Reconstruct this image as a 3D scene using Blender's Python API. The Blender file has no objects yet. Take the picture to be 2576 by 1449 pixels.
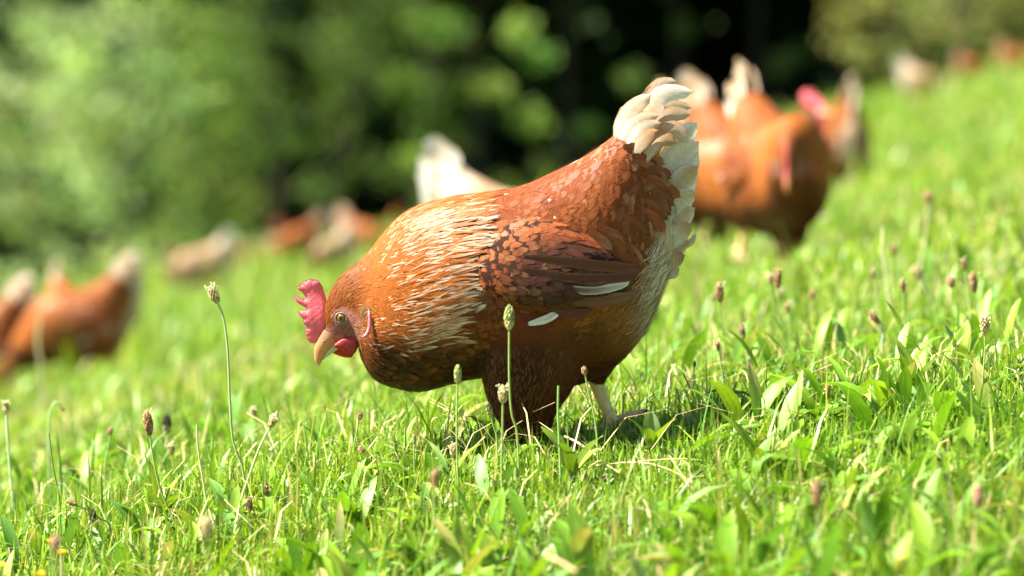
import bpy, bmesh, math, random
import numpy as np
from mathutils import Vector, Matrix

# ------------------------------------------------------------------ camera, sky, sun, exposure
scene = bpy.context.scene
R = math.radians
rng = np.random.default_rng(7)
random.seed(7)
C = scene.collection

PX = 2120.0            # picture units per metre at the hen
D0 = 4.5               # camera to hen
FPX = PX * D0
CAM = np.array([(1288 - 1320) / PX, -D0, 0.339])
PITCH = -0.0322

cam_d = bpy.data.cameras.new('camera')
cam = bpy.data.objects.new('camera', cam_d)
C.objects.link(cam)
cam.location = CAM
cam.rotation_euler = (R(90) + math.atan(PITCH), 0, 0)
cam_d.sensor_width = 36
cam_d.lens = FPX / 2576 * 36
cam_d.clip_start = 0.05
cam_d.clip_end = 500
cam_d.dof.use_dof = True
cam_d.dof.focus_distance = 4.44
cam_d.dof.aperture_fstop = 3.8
scene.camera = cam

SUN_EL, SUN_AZ = 53.0, -92.0     # azimuth clockwise from +Y: from the left, slightly on the camera's side
sv = Vector((math.sin(R(SUN_AZ)) * math.cos(R(SUN_EL)), math.cos(R(SUN_AZ)) * math.cos(R(SUN_EL)), math.sin(R(SUN_EL))))
world = bpy.data.worlds.new('World')
scene.world = world
world.use_nodes = True
wn = world.node_tree.nodes
wl = world.node_tree.links
sky = wn.new('ShaderNodeTexSky')
sky.sky_type = 'NISHITA'
sky.sun_disc = False
sky.sun_elevation = R(SUN_EL)
sky.sun_rotation = R(SUN_AZ)
wl.new(sky.outputs[0], wn['Background'].inputs[0])
wn['Background'].inputs[1].default_value = 0.05
sun_d = bpy.data.lights.new('sun', 'SUN')
sun_d.energy = 5.0
sun_d.angle = R(0.53)
sun_d.color = (1.0, 0.94, 0.84)
sun = bpy.data.objects.new('sun', sun_d)
C.objects.link(sun)
sun.location = (-4, -3, 8)
sun.rotation_euler = (-sv).to_track_quat('-Z', 'Y').to_euler()
scene.view_settings.view_transform = 'Standard'
scene.view_settings.look = 'None'
scene.view_settings.exposure = 2.2
scene.view_settings.gamma = 1
scene.cycles.use_denoising = True
scene.cycles.max_bounces = 8
scene.cycles.diffuse_bounces = 4
scene.cycles.transmission_bounces = 4
scene.cycles.transparent_max_bounces = 24
scene.cycles.sample_clamp_indirect = 6


# ------------------------------------------------------------------ helpers
def ground(x, y):
    x = np.asarray(x, float); y = np.asarray(y, float)
    far = np.clip((y + 1.0) / 12.0, 0, 1)
    near = np.clip((y - .2) / 2.8, 0, 1)
    lo = .155 * x - .065 * (np.sqrt(x * x + .04) - .2)          # close by: steeper on the left than on the right
    w_ = near * near * (3 - 2 * near)
    dn = np.clip(-.02 - y, 0, None)
    return (-.17 * dn / (1 + .12 * dn * dn) - .07 * np.exp(-((x + 1.6) / .9) ** 2 - ((y - 9) / 3.5) ** 2) + lo * (1 - w_) + .23 * x * w_ + 0.008 * np.sin(2.3 * x + 1.1 * y + .4) + 0.006 * np.sin(3.7 * y - 1.9 * x)
            + far * 0.05 * np.sin(0.55 * x + 0.33 * y + 1.0)
            + np.interp(x, [-9, -4.3, -2.07, 0, 2.2, 4.3, 7, 40], [.1, 0, -.24, -.2, -.12, .06, .05, .3]) * np.clip((y - 4) / 34, 0, 1.2) ** 2.2
            + np.clip(y - 92, 0, 60) * .55)


def ray(px, py):
    return np.array([(px - 1288) / FPX, 1.0, PITCH + (724 - py) / FPX])


def at(px, py, k):                      # the world point seen at a picture position, k hen-distances away
    return CAM + ray(px, py) * D0 * k


def on_ground(px, k):                   # ground point in that column, k hen-distances away
    p = CAM + ray(px, 724) * D0 * k
    return np.array([p[0], p[1], float(ground(p[0], p[1]))])


def seen_ground(px, py):                # where the view through a picture position meets the ground
    d = ray(px, py)
    t = np.linspace(2.0, 70, 20000)
    P = CAM + d * t[:, None]
    i = int(np.argmax(P[:, 2] < ground(P[:, 0], P[:, 1])))
    return on_ground(px, (t[i] if i else 60) / D0)


def tag(o, label=None, cat=None, group=None, kind=None):
    if label: o['label'] = label
    if cat: o['category'] = cat
    if group: o['group'] = group
    if kind: o['kind'] = kind
    return o


def empty(name, loc, rz=0.0):
    o = bpy.data.objects.new(name, None)
    C.objects.link(o)
    o.location = loc
    o.rotation_euler = (0, 0, rz)
    o.empty_display_size = 0.05
    return o


def link(name, me, parent=None):
    o = bpy.data.objects.new(name, me)
    C.objects.link(o)
    if parent is not None:
        o.parent = parent
    return o


def mesh(name, V, F, mat, col=None, uv=None, smooth=True, nor=None, soft=.78):
    """V (n,3); F (m,3|4) array or list of arrays; col (n,3) per vertex; uv (n,2) per vertex"""
    V = np.asarray(V, np.float32)
    Fs = F if isinstance(F, list) else [F]
    Fs = [np.asarray(f, np.int32) for f in Fs if len(f)]
    me = bpy.data.meshes.new(name)
    me.vertices.add(len(V))
    me.vertices.foreach_set('co', V.ravel())
    li = np.concatenate([f.ravel() for f in Fs])
    tot = np.concatenate([np.full(len(f), f.shape[1], np.int32) for f in Fs])
    st = np.concatenate([[0], np.cumsum(tot)[:-1]]).astype(np.int32)
    me.loops.add(len(li))
    me.loops.foreach_set('vertex_index', li)
    me.polygons.add(len(tot))
    me.polygons.foreach_set('loop_start', st)
    me.polygons.foreach_set('loop_total', tot)
    if smooth:
        me.polygons.foreach_set('use_smooth', np.ones(len(tot), bool))
    if col is not None:
        a = me.color_attributes.new('Col', 'FLOAT_COLOR', 'POINT')
        c4 = np.ones((len(V), 4), np.float32)
        c4[:, :np.shape(col)[1]] = col
        a.data.foreach_set('color', c4.ravel())
    if uv is not None:
        l = me.uv_layers.new(name='UVMap')
        l.data.foreach_set('uv', np.asarray(uv, np.float32)[li].ravel())
    me.update(calc_edges=True)
    me.validate()
    if mat: me.materials.append(mat)
    if nor is not None:
        own = np.empty(len(V) * 3, np.float32); me.vertices.foreach_get('normal', own); own = own.reshape(-1, 3)
        own = own * np.where((own * nor).sum(-1, keepdims=True) < 0, -1, 1)
        me.normals_split_custom_set_from_vertices(nrm(own * (1 - soft) + nor * soft).tolist())
    return me


def nrm(a):
    return a / np.maximum(np.linalg.norm(a, axis=-1, keepdims=True), 1e-9)


def tube(P, r, n=6, cap=True):
    """a tapered tube along points P with radii r"""
    P = np.asarray(P, float)
    r = np.broadcast_to(np.asarray(r, float), (len(P),))
    T = nrm(np.gradient(P, axis=0))
    up = np.array([0.13, 1.0, 0.07])
    A = nrm(np.cross(T, up))
    B = np.cross(T, A)
    th = np.linspace(0, 2 * math.pi, n, endpoint=False)
    V = (P[:, None] + r[:, None, None] * (np.cos(th)[None, :, None] * A[:, None] + np.sin(th)[None, :, None] * B[:, None])).reshape(-1, 3)
    i = np.arange(len(P) - 1)[:, None] * n
    j = np.arange(n)[None]
    j2 = (j + 1) % n
    F = np.stack([i + j, i + j2, i + n + j2, i + n + j], -1).reshape(-1, 4)
    return V, F


def spline(P, n):
    P = np.asarray(P, float)
    m = len(P)
    t = np.linspace(0, m - 1, n)
    return cr(P, t)


def cr(P, t):
    """Catmull-Rom through rows of P at parameters t (0..m-1)"""
    m = len(P)
    i = np.clip(np.floor(t).astype(int), 0, m - 2)
    f = (t - i)[..., None]
    p0 = P[np.clip(i - 1, 0, m - 1)]; p1 = P[i]; p2 = P[i + 1]; p3 = P[np.clip(i + 2, 0, m - 1)]
    return 0.5 * ((2 * p1) + (-p0 + p2) * f + (2 * p0 - 5 * p1 + 4 * p2 - p3) * f ** 2 + (-p0 + 3 * p1 - 3 * p2 + p3) * f ** 3)


class Parts:
    """collects pieces of one mesh"""
    def __init__(s): s.V = []; s.Q = []; s.T = []; s.C = []; s.U = []; s.N = []; s.n = 0
    def add(s, V, F, col=(1, 1, 1), uv=None, nor=None):
        V = np.asarray(V, float)
        F = np.asarray(F, int)
        (s.Q if F.shape[1] == 4 else s.T).append(F + s.n)
        s.V.append(V); s.n += len(V)
        col = np.asarray(col, float)
        col = np.broadcast_to(col, (len(V), col.shape[-1]))
        if col.shape[1] == 3: col = np.concatenate([col, np.ones((len(V), 1))], 1)
        s.C.append(col)
        s.U.append(uv if uv is not None else np.zeros((len(V), 2)))
        if nor is not None: s.N.append(nor)
    def build(s, name, mat, smooth=True):
        F = []
        if s.Q: F.append(np.concatenate(s.Q))
        if s.T: F.append(np.concatenate(s.T))
        return mesh(name, np.concatenate(s.V), F, mat, np.concatenate(s.C), np.concatenate(s.U), smooth, np.concatenate(s.N) if s.N and sum(map(len, s.N)) == s.n else None)


# ------------------------------------------------------------------ materials
def new_mat(name):
    m = bpy.data.materials.new(name)
    m.use_nodes = True
    nt = m.node_tree
    nt.nodes.clear()
    return m, nt.nodes, nt.links


def col_mat(name, rough=0.5, spec=0.3, trans=0.0, tcol=(1, 1, 1), streak=None, noise=None, bump=0.0, bscale=200.0, sss=0.0, coat=0.0, barbs=None):
    """colour from the mesh's own colours, varied by noise; optional translucency and fibre streaks along uv"""
    m, N, L = new_mat(name)
    out = N.new('ShaderNodeOutputMaterial')
    b = N.new('ShaderNodeBsdfPrincipled')
    b.inputs['Roughness'].default_value = rough
    b.inputs['Specular IOR Level'].default_value = spec
    b.inputs['Coat Weight'].default_value = coat
    at_ = N.new('ShaderNodeAttribute'); at_.attribute_name = 'Col'
    c = at_.outputs['Color']
    def mul(c, fac, lo, hi):
        mr = N.new('ShaderNodeMapRange'); L.new(fac, mr.inputs[0])
        mr.inputs[1].default_value = 0.3; mr.inputs[2].default_value = 0.7
        mr.inputs[3].default_value = lo; mr.inputs[4].default_value = hi
        vm = N.new('ShaderNodeVectorMath'); vm.operation = 'SCALE'
        L.new(c, vm.inputs[0]); L.new(mr.outputs[0], vm.inputs['Scale'])
        return vm.outputs[0]
    if streak:
        sx, sy, lo, hi = streak
        uvn = N.new('ShaderNodeUVMap'); uvn.uv_map = 'UVMap'
        mp = N.new('ShaderNodeMapping'); mp.inputs['Scale'].default_value = (sx, sy, 1)
        L.new(uvn.outputs[0], mp.inputs[0])
        nz = N.new('ShaderNodeTexNoise'); nz.inputs['Scale'].default_value = 1; nz.inputs['Detail'].default_value = 2
        L.new(mp.outputs[0], nz.inputs['Vector'])
        c = mul(c, nz.outputs[0], lo, hi)
    if noise:
        sc, lo, hi = noise
        tc = N.new('ShaderNodeTexCoord')
        nz = N.new('ShaderNodeTexNoise'); nz.inputs['Scale'].default_value = sc; nz.inputs['Detail'].default_value = 4
        L.new(tc.outputs['Object'], nz.inputs['Vector'])
        c = mul(c, nz.outputs[0], lo, hi)
    L.new(c, b.inputs['Base Color'])
    if sss:
        b.inputs['Subsurface Weight'].default_value = sss
        b.inputs['Subsurface Radius'].default_value = (0.006, 0.002, 0.001)
        b.inputs['Subsurface Scale'].default_value = 0.6
    if bump:
        tc = N.new('ShaderNodeTexCoord')
        vz = N.new('ShaderNodeTexVoronoi'); vz.inputs['Scale'].default_value = bscale
        L.new(tc.outputs['Object'], vz.inputs['Vector'])
        bp = N.new('ShaderNodeBump'); bp.inputs['Strength'].default_value = bump; bp.inputs['Distance'].default_value = 0.001
        bp.invert = True
        L.new(vz.outputs[0], bp.inputs['Height'])
        L.new(bp.outputs[0], b.inputs['Normal'])
    if trans:
        t = N.new('ShaderNodeBsdfTranslucent')
        tm = N.new('ShaderNodeVectorMath'); tm.operation = 'MULTIPLY'
        L.new(c, tm.inputs[0]); tm.inputs[1].default_value = tcol
        L.new(tm.outputs[0], t.inputs[0])
        mx = N.new('ShaderNodeMixShader'); mx.inputs[0].default_value = trans
        L.new(b.outputs[0], mx.inputs[1]); L.new(t.outputs[0], mx.inputs[2])
        last = mx.outputs[0]
    else:
        last = b.outputs[0]
    if barbs:                       # frayed rims: the vane thins out into separate barbs
        uvn = N.new('ShaderNodeUVMap'); uvn.uv_map = 'UVMap'
        mp = N.new('ShaderNodeMapping'); mp.inputs['Scale'].default_value = (barbs[0], barbs[1], 1)
        L.new(uvn.outputs[0], mp.inputs[0])
        nz = N.new('ShaderNodeTexNoise'); nz.inputs['Scale'].default_value = 1; nz.inputs['Detail'].default_value = 1
        L.new(mp.outputs[0], nz.inputs['Vector'])
        sb = N.new('ShaderNodeMath'); sb.operation = 'SUBTRACT'
        L.new(at_.outputs['Alpha'], sb.inputs[0]); L.new(nz.outputs[0], sb.inputs[1])
        ml = N.new('ShaderNodeMath'); ml.operation = 'MULTIPLY_ADD'; ml.use_clamp = True
        ml.inputs[1].default_value = 2.6; ml.inputs[2].default_value = 0.55
        L.new(sb.outputs[0], ml.inputs[0])
        tr = N.new('ShaderNodeBsdfTransparent')
        m2 = N.new('ShaderNodeMixShader')
        L.new(ml.outputs[0], m2.inputs[0]); L.new(tr.outputs[0], m2.inputs[1]); L.new(last, m2.inputs[2])
        last = m2.outputs[0]
    L.new(last, out.inputs[0])
    return m


M_feather = col_mat('feather_vane', 0.5, 0.28, 0.12, (1.1, 1.0, 0.9), streak=(3.5, 1.2, 0.75, 1.2), noise=(60, 0.88, 1.1), barbs=(2.5, 13.0))
M_tail = col_mat('tail_vane', 0.5, 0.3, 0.3, (1.05, 1.0, 0.92), streak=(2.0, 9.0, 0.85, 1.08), barbs=(2.0, 30.0))
M_skin = col_mat('hen_underdown', 0.75, 0.15, noise=(150, 0.8, 1.15), bump=0.3, bscale=500)
M_comb = col_mat('comb_skin', 0.38, 0.5, noise=(90, 0.85, 1.12), bump=.7, bscale=900, sss=0.3)
M_wattle = col_mat('wattle_skin', 0.4, 0.45, 0.25, (1.3, 0.7, 0.6), noise=(120, 0.8, 1.15), bump=0.4, bscale=600)
M_beak = col_mat('beak_horn', 0.35, 0.5, noise=(90, 0.85, 1.1), sss=0.2)
M_leg = col_mat('leg_scales', 0.5, 0.4, noise=(80, 0.8, 1.15), bump=0.8, bscale=330)
M_eye = col_mat('eye_gloss', 0.08, 0.45)
M_grass = col_mat('grass_blade', 0.42, 0.4, 0.33, (1.1, 1.1, 0.6), streak=(5.0, 0.6, 0.82, 1.16))
M_broad = col_mat('plantain_leaf', 0.5, 0.35, 0.3, (1.1, 1.1, 0.55), streak=(9.0, 0.7, 0.72, 1.2), noise=(45, 0.85, 1.15))
M_stem = col_mat('flower_stem', 0.5, 0.3, noise=(90, 0.85, 1.12))
M_seed = col_mat('seed_head', 0.75, 0.15, noise=(600, 0.6, 1.3))
M_straw = col_mat('dry_straw', 0.6, 0.25, 0.1, noise=(120, 0.8, 1.15))
M_petal = col_mat('yellow_petal', 0.5, 0.3, 0.3)
M_leaf = col_mat('tree_leaf', 0.7, 0.12, 0.4, (1.1, 1.15, 0.6))
M_bark = col_mat('bark', 0.85, 0.1, noise=(9, 0.55, 1.35), bump=0.6, bscale=18)


def ground_mat():
    m, N, L = new_mat('meadow_soil')
    out = N.new('ShaderNodeOutputMaterial')
    b = N.new('ShaderNodeBsdfPrincipled'); b.inputs['Roughness'].default_value = 0.9
    tc = N.new('ShaderNodeTexCoord')
    n1 = N.new('ShaderNodeTexNoise'); n1.inputs['Scale'].default_value = 1.3; n1.inputs['Detail'].default_value = 8
    n2 = N.new('ShaderNodeTexNoise'); n2.inputs['Scale'].default_value = 40; n2.inputs['Detail'].default_value = 5
    L.new(tc.outputs['Object'], n1.inputs['Vector']); L.new(tc.outputs['Object'], n2.inputs['Vector'])
    ad = N.new('ShaderNodeMath'); ad.operation = 'ADD'; L.new(n1.outputs[0], ad.inputs[0]); L.new(n2.outputs[0], ad.inputs[1])
    hf = N.new('ShaderNodeMath'); hf.operation = 'MULTIPLY'; hf.inputs[1].default_value = 0.5; L.new(ad.outputs[0], hf.inputs[0])
    cr_ = N.new('ShaderNodeValToRGB')
    e = cr_.color_ramp.elements
    e[0].position = 0.35; e[0].color = (0.05, 0.07, 0.015, 1)
    e[1].position = 0.68; e[1].color = (0.12, 0.13, 0.03, 1)
    x = cr_.color_ramp.elements.new(0.5); x.color = (0.075, 0.11, 0.018, 1)
    L.new(hf.outputs[0], cr_.inputs[0]); L.new(cr_.outputs[0], b.inputs['Base Color'])
    bp = N.new('ShaderNodeBump'); bp.inputs['Strength'].default_value = 0.6; bp.inputs['Distance'].default_value = 0.02
    L.new(n2.outputs[0], bp.inputs['Height']); L.new(bp.outputs[0], b.inputs['Normal'])
    L.new(b.outputs[0], out.inputs[0])
    return m


# ------------------------------------------------------------------ the ground
def build_ground():
    xs = np.concatenate([np.linspace(-120, -9, 24), np.linspace(-8, 8, 81), np.linspace(9, 120, 24)])
    ys = np.concatenate([np.linspace(-60, -5, 12), np.linspace(-4.5, 12, 70), np.linspace(13, 220, 60)])
    X, Y = np.meshgrid(xs, ys)
    Z = ground(X, Y)
    V = np.stack([X, Y, Z], -1).reshape(-1, 3)
    nx, ny = len(xs), len(ys)
    i = (np.arange(ny - 1)[:, None] * nx + np.arange(nx - 1)[None]).ravel()
    F = np.stack([i, i + 1, i + nx + 1, i + nx], -1)
    o = link('ground', mesh('ground', V, F, ground_mat()))
    tag(o, 'sloping green pasture rising to the right', 'ground', kind='structure')


build_ground()


# ------------------------------------------------------------------ grass
def blades(P, H, W, lean, az, col, rows=(0, .4, .75, 1), wprof=(1, .9, .6, .04), drop=0.35, fold=0.0, tipcol=None):
    """grass blades or strap leaves: P roots (n,3), H length, W width, lean (radians at the tip), az heading, col (n,3)"""
    n = len(P)
    V = []; UV = []; CO = []
    hx, hy = np.cos(az), np.sin(az)
    tw = rng.uniform(-.7, .7, n)
    sx, sy = -np.sin(az + tw), np.cos(az + tw)
    for t, w in zip(rows, wprof):
        a = lean * t
        out = H * (t * np.sin(lean * (0.25 + 0.75 * t)))
        up = H * t * np.cos(lean * (0.2 + 0.8 * t * (1 + drop)))
        c = P + np.stack([hx * out, hy * out, up], -1)
        hw = (W * w * 0.5)[:, None]
        s = np.stack([sx, sy, np.zeros(n)], -1)
        lift = np.zeros((n, 3)); lift[:, 2] = fold * W * w
        V += [c - s * hw + lift, c + s * hw + lift] if not fold else [c - s * hw + lift, c, c + s * hw + lift]
        r = rng.uniform(0, 40, n)
        k = 2 if not fold else 3
        for q in range(k):
            UV.append(np.stack([np.full(n, q / (k - 1)) + np.arange(n) * 1.37, np.full(n, t * 3.0) + np.arange(n) * .73], -1))
            CO.append(col if tipcol is None else col * (1 - t ** 2) + tipcol * t ** 2)
    k = 2 if not fold else 3
    m = len(rows) * k
    V = np.stack(V, 1).reshape(-1, 3); UV = np.stack(UV, 1).reshape(-1, 2); CO = np.stack(CO, 1).reshape(-1, 3)
    F = []
    b = np.arange(n) * m
    for r_ in range(len(rows) - 1):
        for q in range(k - 1):
            a0 = b + r_ * k + q
            F.append(np.stack([a0, a0 + 1, a0 + k + 1, a0 + k], -1))
    return V, np.concatenate(F), CO, UV


def wedge(n, d0, d1, margin=0.25, wide=1.35):
    """points scattered over the seen part of the meadow, by distance from the camera"""
    d = np.sqrt(rng.uniform(d0 ** 2, d1 ** 2, n))
    hw = d * 0.135 * wide + margin
    x = CAM[0] + rng.uniform(-1, 1, n) * hw
    y = -D0 + d
    return np.stack([x, y, ground(x, y)], -1)


def patch(P, s, seed):
    x, y = P[:, 0] * s, P[:, 1] * s
    return (np.sin(1.7 * x + 2.3 * y + seed) + np.sin(2.9 * x - 1.3 * y + 2 * seed) + np.sin(.8 * x + 3.1 * y + 3 * seed)) / 3


GREENS = np.array([[.17, .315, .015], [.135, .27, .016], [.22, .355, .018], [.095, .22, .026], [.265, .36, .03]])
DRY = np.array([[.52, .40, .18], [.42, .31, .14], [.46, .40, .2]])


def grass_cols(P, dry=0.06):
    n = len(P)
    c = GREENS[rng.integers(0, len(GREENS), n)] * rng.uniform(.75, 1.2, (n, 1))
    pt = patch(P, 1.1, 1.3)[:, None]
    c = c * (1 + .12 * pt) + np.array([.04, .015, .0]) * np.clip(pt, 0, 1)
    d = rng.random(n) < 1.1 * dry * (1 + 1.2 * patch(P, 2.2, 4.0))
    c[d] = DRY[rng.integers(0, 3, d.sum())] * rng.uniform(.8, 1.2, (d.sum(), 1))
    return c


def build_grass():
    Ps = []
    out = []
    for (n, d0, d1, h0, h1, w0, w1, dry) in (
            (90000, 3.35, 4.3, .018, .06, .0016, .0038, .05),
            (130000, 4.3, 6.2, .014, .044, .0018, .004, .07),
            (80000, 6.2, 11, .018, .05, .003, .007, .08),
            (40000, 11, 24, .05, .12, .007, .016, .09),
            (26000, 24, 56, .08, .16, .018, .04, .09)):
        P = wedge(n, d0, d1)
        if d0 < 6.5:                       # tufts: pull roots together
            c = wedge(n // 22, d0, d1)
            own = rng.random(n) < .6
            q = c[rng.integers(0, len(c), own.sum())]
            P[own] = q + rng.normal(0, .014, (own.sum(), 3))
            P[:, 2] = ground(P[:, 0], P[:, 1])
        H = rng.uniform(h0, h1, n) * (1 + .35 * patch(P, 1.6, 2.0)) * np.where(rng.random(n) < .06, rng.uniform(1.4, 2.3, n), 1) * 1.15
        W = rng.uniform(w0, w1, n)
        le = np.abs(rng.normal(.6, .5, n))
        az = rng.uniform(0, 2 * math.pi, n)
        H *= np.where((np.abs(P[:, 0] - .115) < .085) & (np.abs(P[:, 1] + .14) < .26), .55, 1)
        P[:, 2] -= .004
        out.append(blades(P, H, W, le, az, grass_cols(P, dry)))
    V = np.concatenate([o[0] for o in out]); off = np.cumsum([0] + [len(o[0]) for o in out])
    F = np.concatenate([o[1] + off[i] for i, o in enumerate(out)])
    o = link('grass', mesh('grass', V, F, M_grass, np.concatenate([o[2] for o in out]), np.concatenate([o[3] for o in out])))
    tag(o, 'short bright green grass covering the pasture', 'grass', kind='stuff')


BROAD_ROWS = (0, .15, .35, .55, .75, .9, 1)
BROAD_W = (.12, .3, .8, 1.0, .85, .42, .03)
BGREENS = np.array([[.13, .27, .013], [.16, .32, .014], [.21, .35, .016], [.12, .26, .035], [.17, .30, .055]])


def build_ground_cover():
    out = []
    for (n, d0, d1, s) in ((620, 3.35, 4.4, 1.15), (380, 4.4, 6.5, .9), (150, 6.5, 11, .9)):
        c = wedge(n, d0, d1)
        c = c[~((np.abs(c[:, 0] - .11) < .13) & (np.abs(c[:, 1] + .1) < .34))]; n = len(c)
        k = rng.integers(3, 7, n)
        i = np.repeat(np.arange(n), k)
        P = c[i] + rng.normal(0, .006, (len(i), 3))
        P[:, 2] = ground(P[:, 0], P[:, 1]) - .003
        m = len(i)
        H = rng.uniform(.035, .105, m) * s * (1 + .3 * patch(P, 1.4, 6.0))
        W = H * rng.uniform(.10, .22, m)
        le = rng.uniform(.3, 1.35, m)
        az = rng.uniform(0, 2 * math.pi, m)
        col = BGREENS[rng.integers(0, 5, m)] * rng.uniform(.8, 1.2, (m, 1))
        tip = np.where(rng.random((m, 1)) < .12, np.array([[.4, .3, .1]]), col)
        out.append(blades(P, H, W, le, az, col, BROAD_ROWS, BROAD_W, .3, .22, tip))
    V = np.concatenate([o[0] for o in out]); off = np.cumsum([0] + [len(o[0]) for o in out])
    F = np.concatenate([o[1] + off[i] for i, o in enumerate(out)])
    o = link('ground_cover', mesh('ground_cover', V, F, M_broad, np.concatenate([o[2] for o in out]), np.concatenate([o[3] for o in out])))
    tag(o, 'broad plantain leaves mixed through the grass', 'ground cover', kind='stuff')
    # dry thatch lying low between the blades
    out = []
    for (n, d0, d1) in ((1100, 3.35, 4.8), (1900, 4.8, 9)):
        P = wedge(n, d0, d1)
        P[:, 2] += rng.uniform(.002, .03, n)
        H = rng.uniform(.03, .13, n); W = rng.uniform(.001, .0028, n)
        le = rng.uniform(1.15, 1.6, n); az = rng.uniform(0, 6.28, n)
        out.append(blades(P, H, W, le, az, DRY[rng.integers(0, 3, n)] * rng.uniform(.8, 1.3, (n, 1)), drop=.0))
    V = np.concatenate([o[0] for o in out]); off = np.cumsum([0] + [len(o[0]) for o in out])
    F = np.concatenate([o[1] + off[i] for i, o in enumerate(out)])
    o = link('dry_grass', mesh('dry_grass', V, F, M_straw, np.concatenate([o[2] for o in out]), np.concatenate([o[3] for o in out])))
    tag(o, 'straw coloured dead blades lying in the green grass', 'dry grass', kind='stuff')


build_grass()
build_ground_cover()


# ------------------------------------------------------------------ trees
def leaves(cent, rad, num, size, squash=.75, cols=None, up=.35):
    """leaf-sized faces in clumps: cent (m,3), rad (m,), num (m,)"""
    i = np.repeat(np.arange(len(cent)), num)
    n = len(i)
    d = nrm(rng.normal(0, 1, (n, 3)))
    r = rng.random(n) ** .5
    P = cent[i] + d * (rad[i] * r)[:, None] * np.array([1, 1, squash])
    nn = nrm(rng.normal(0, 1, (n, 3)) + d * .5 + np.array([0, 0, up * 2]))
    a = nrm(np.cross(nn, nrm(rng.normal(0, 1, (n, 3)))))
    b = np.cross(nn, a)
    s = (size * rng.uniform(.6, 1.3, n))[:, None]
    V = np.stack([P - a * s, P - b * s * .5 + nn * s * .12, P + a * s, P + b * s * .5 + nn * s * .12], 1).reshape(-1, 3)
    F = np.arange(n * 4).reshape(-1, 4)
    base = cols[i] * rng.uniform(.7, 1.3, (n, 1))
    return V, F, np.repeat(base, 4, 0)


LEAFCOL = {'mid': (.065, .105, .022), 'lime': (.16, .245, .055), 'grey': (.27, .365, .155), 'dark': (.03, .06, .018), 'olive': (.19, .21, .06)}  # lime and grey raised, mid lowered: sun, haze and shade put into tints


def tree(name, px, k, label, cat, h, spread, zlo, clumps, n_each, tint, crad=(.35, .7), lsize=.07, group=None, extra=(), depth=None):
    base = on_ground(px, k)
    root = empty(name, base)
    tag(root, label, cat, group)
    depth = depth or spread
    m = clumps
    d = nrm(rng.normal(0, 1, (m, 3)))
    r = rng.uniform(.45, 1, m)
    zc = (h + zlo) / 2
    cent = d * r[:, None] * np.array([spread, depth, (h - zlo) / 2]) + np.array([0, 0, zc])
    rad = rng.uniform(*crad, m)
    for e in extra:
        cent = np.vstack([cent, e[:3]]); rad = np.append(rad, e[3])
    cent[:, 2] = np.maximum(cent[:, 2], rad * .5)
    cols = np.array(LEAFCOL[tint]) * rng.uniform(.6, 1.45, (len(cent), 1)) * (1 + rng.normal(0, .08, (len(cent), 3)))
    num = np.maximum(10, (n_each * (rad / .5) ** 2)).astype(int)
    V, F, c = leaves(cent, rad, num, lsize, cols=cols)
    link('crown', mesh('crown', V, F, M_leaf, c), root)
    pt = Parts()
    hz = h * .8
    tp = spline([(0, 0, -.1), (.08 * rng.normal(), .05, hz * .3), (.2 * rng.normal(), .1, hz * .65), (.2 * rng.normal(), 0, hz)], 10)
    r0 = max(.04, h * .006)
    V, F = tube(tp, np.linspace(r0, r0 * .2, 10), 8)
    pt.add(V, F, (.05, .042, .032))
    for j in rng.choice(len(cent), min(16, len(cent)), replace=False):
        e = cent[j]
        s = tp[min(9, max(1, int(e[2] / hz * 6)))]
        q = spline([s, (s + e) / 2 + np.array([0, 0, .12]), e], 5)
        V, F = tube(q, np.linspace(r0 * .35, r0 * .07, 5), 5)
        pt.add(V, F, (.05, .042, .032))
    link('trunk', pt.build('trunk', M_bark), root)
    return root


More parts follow.
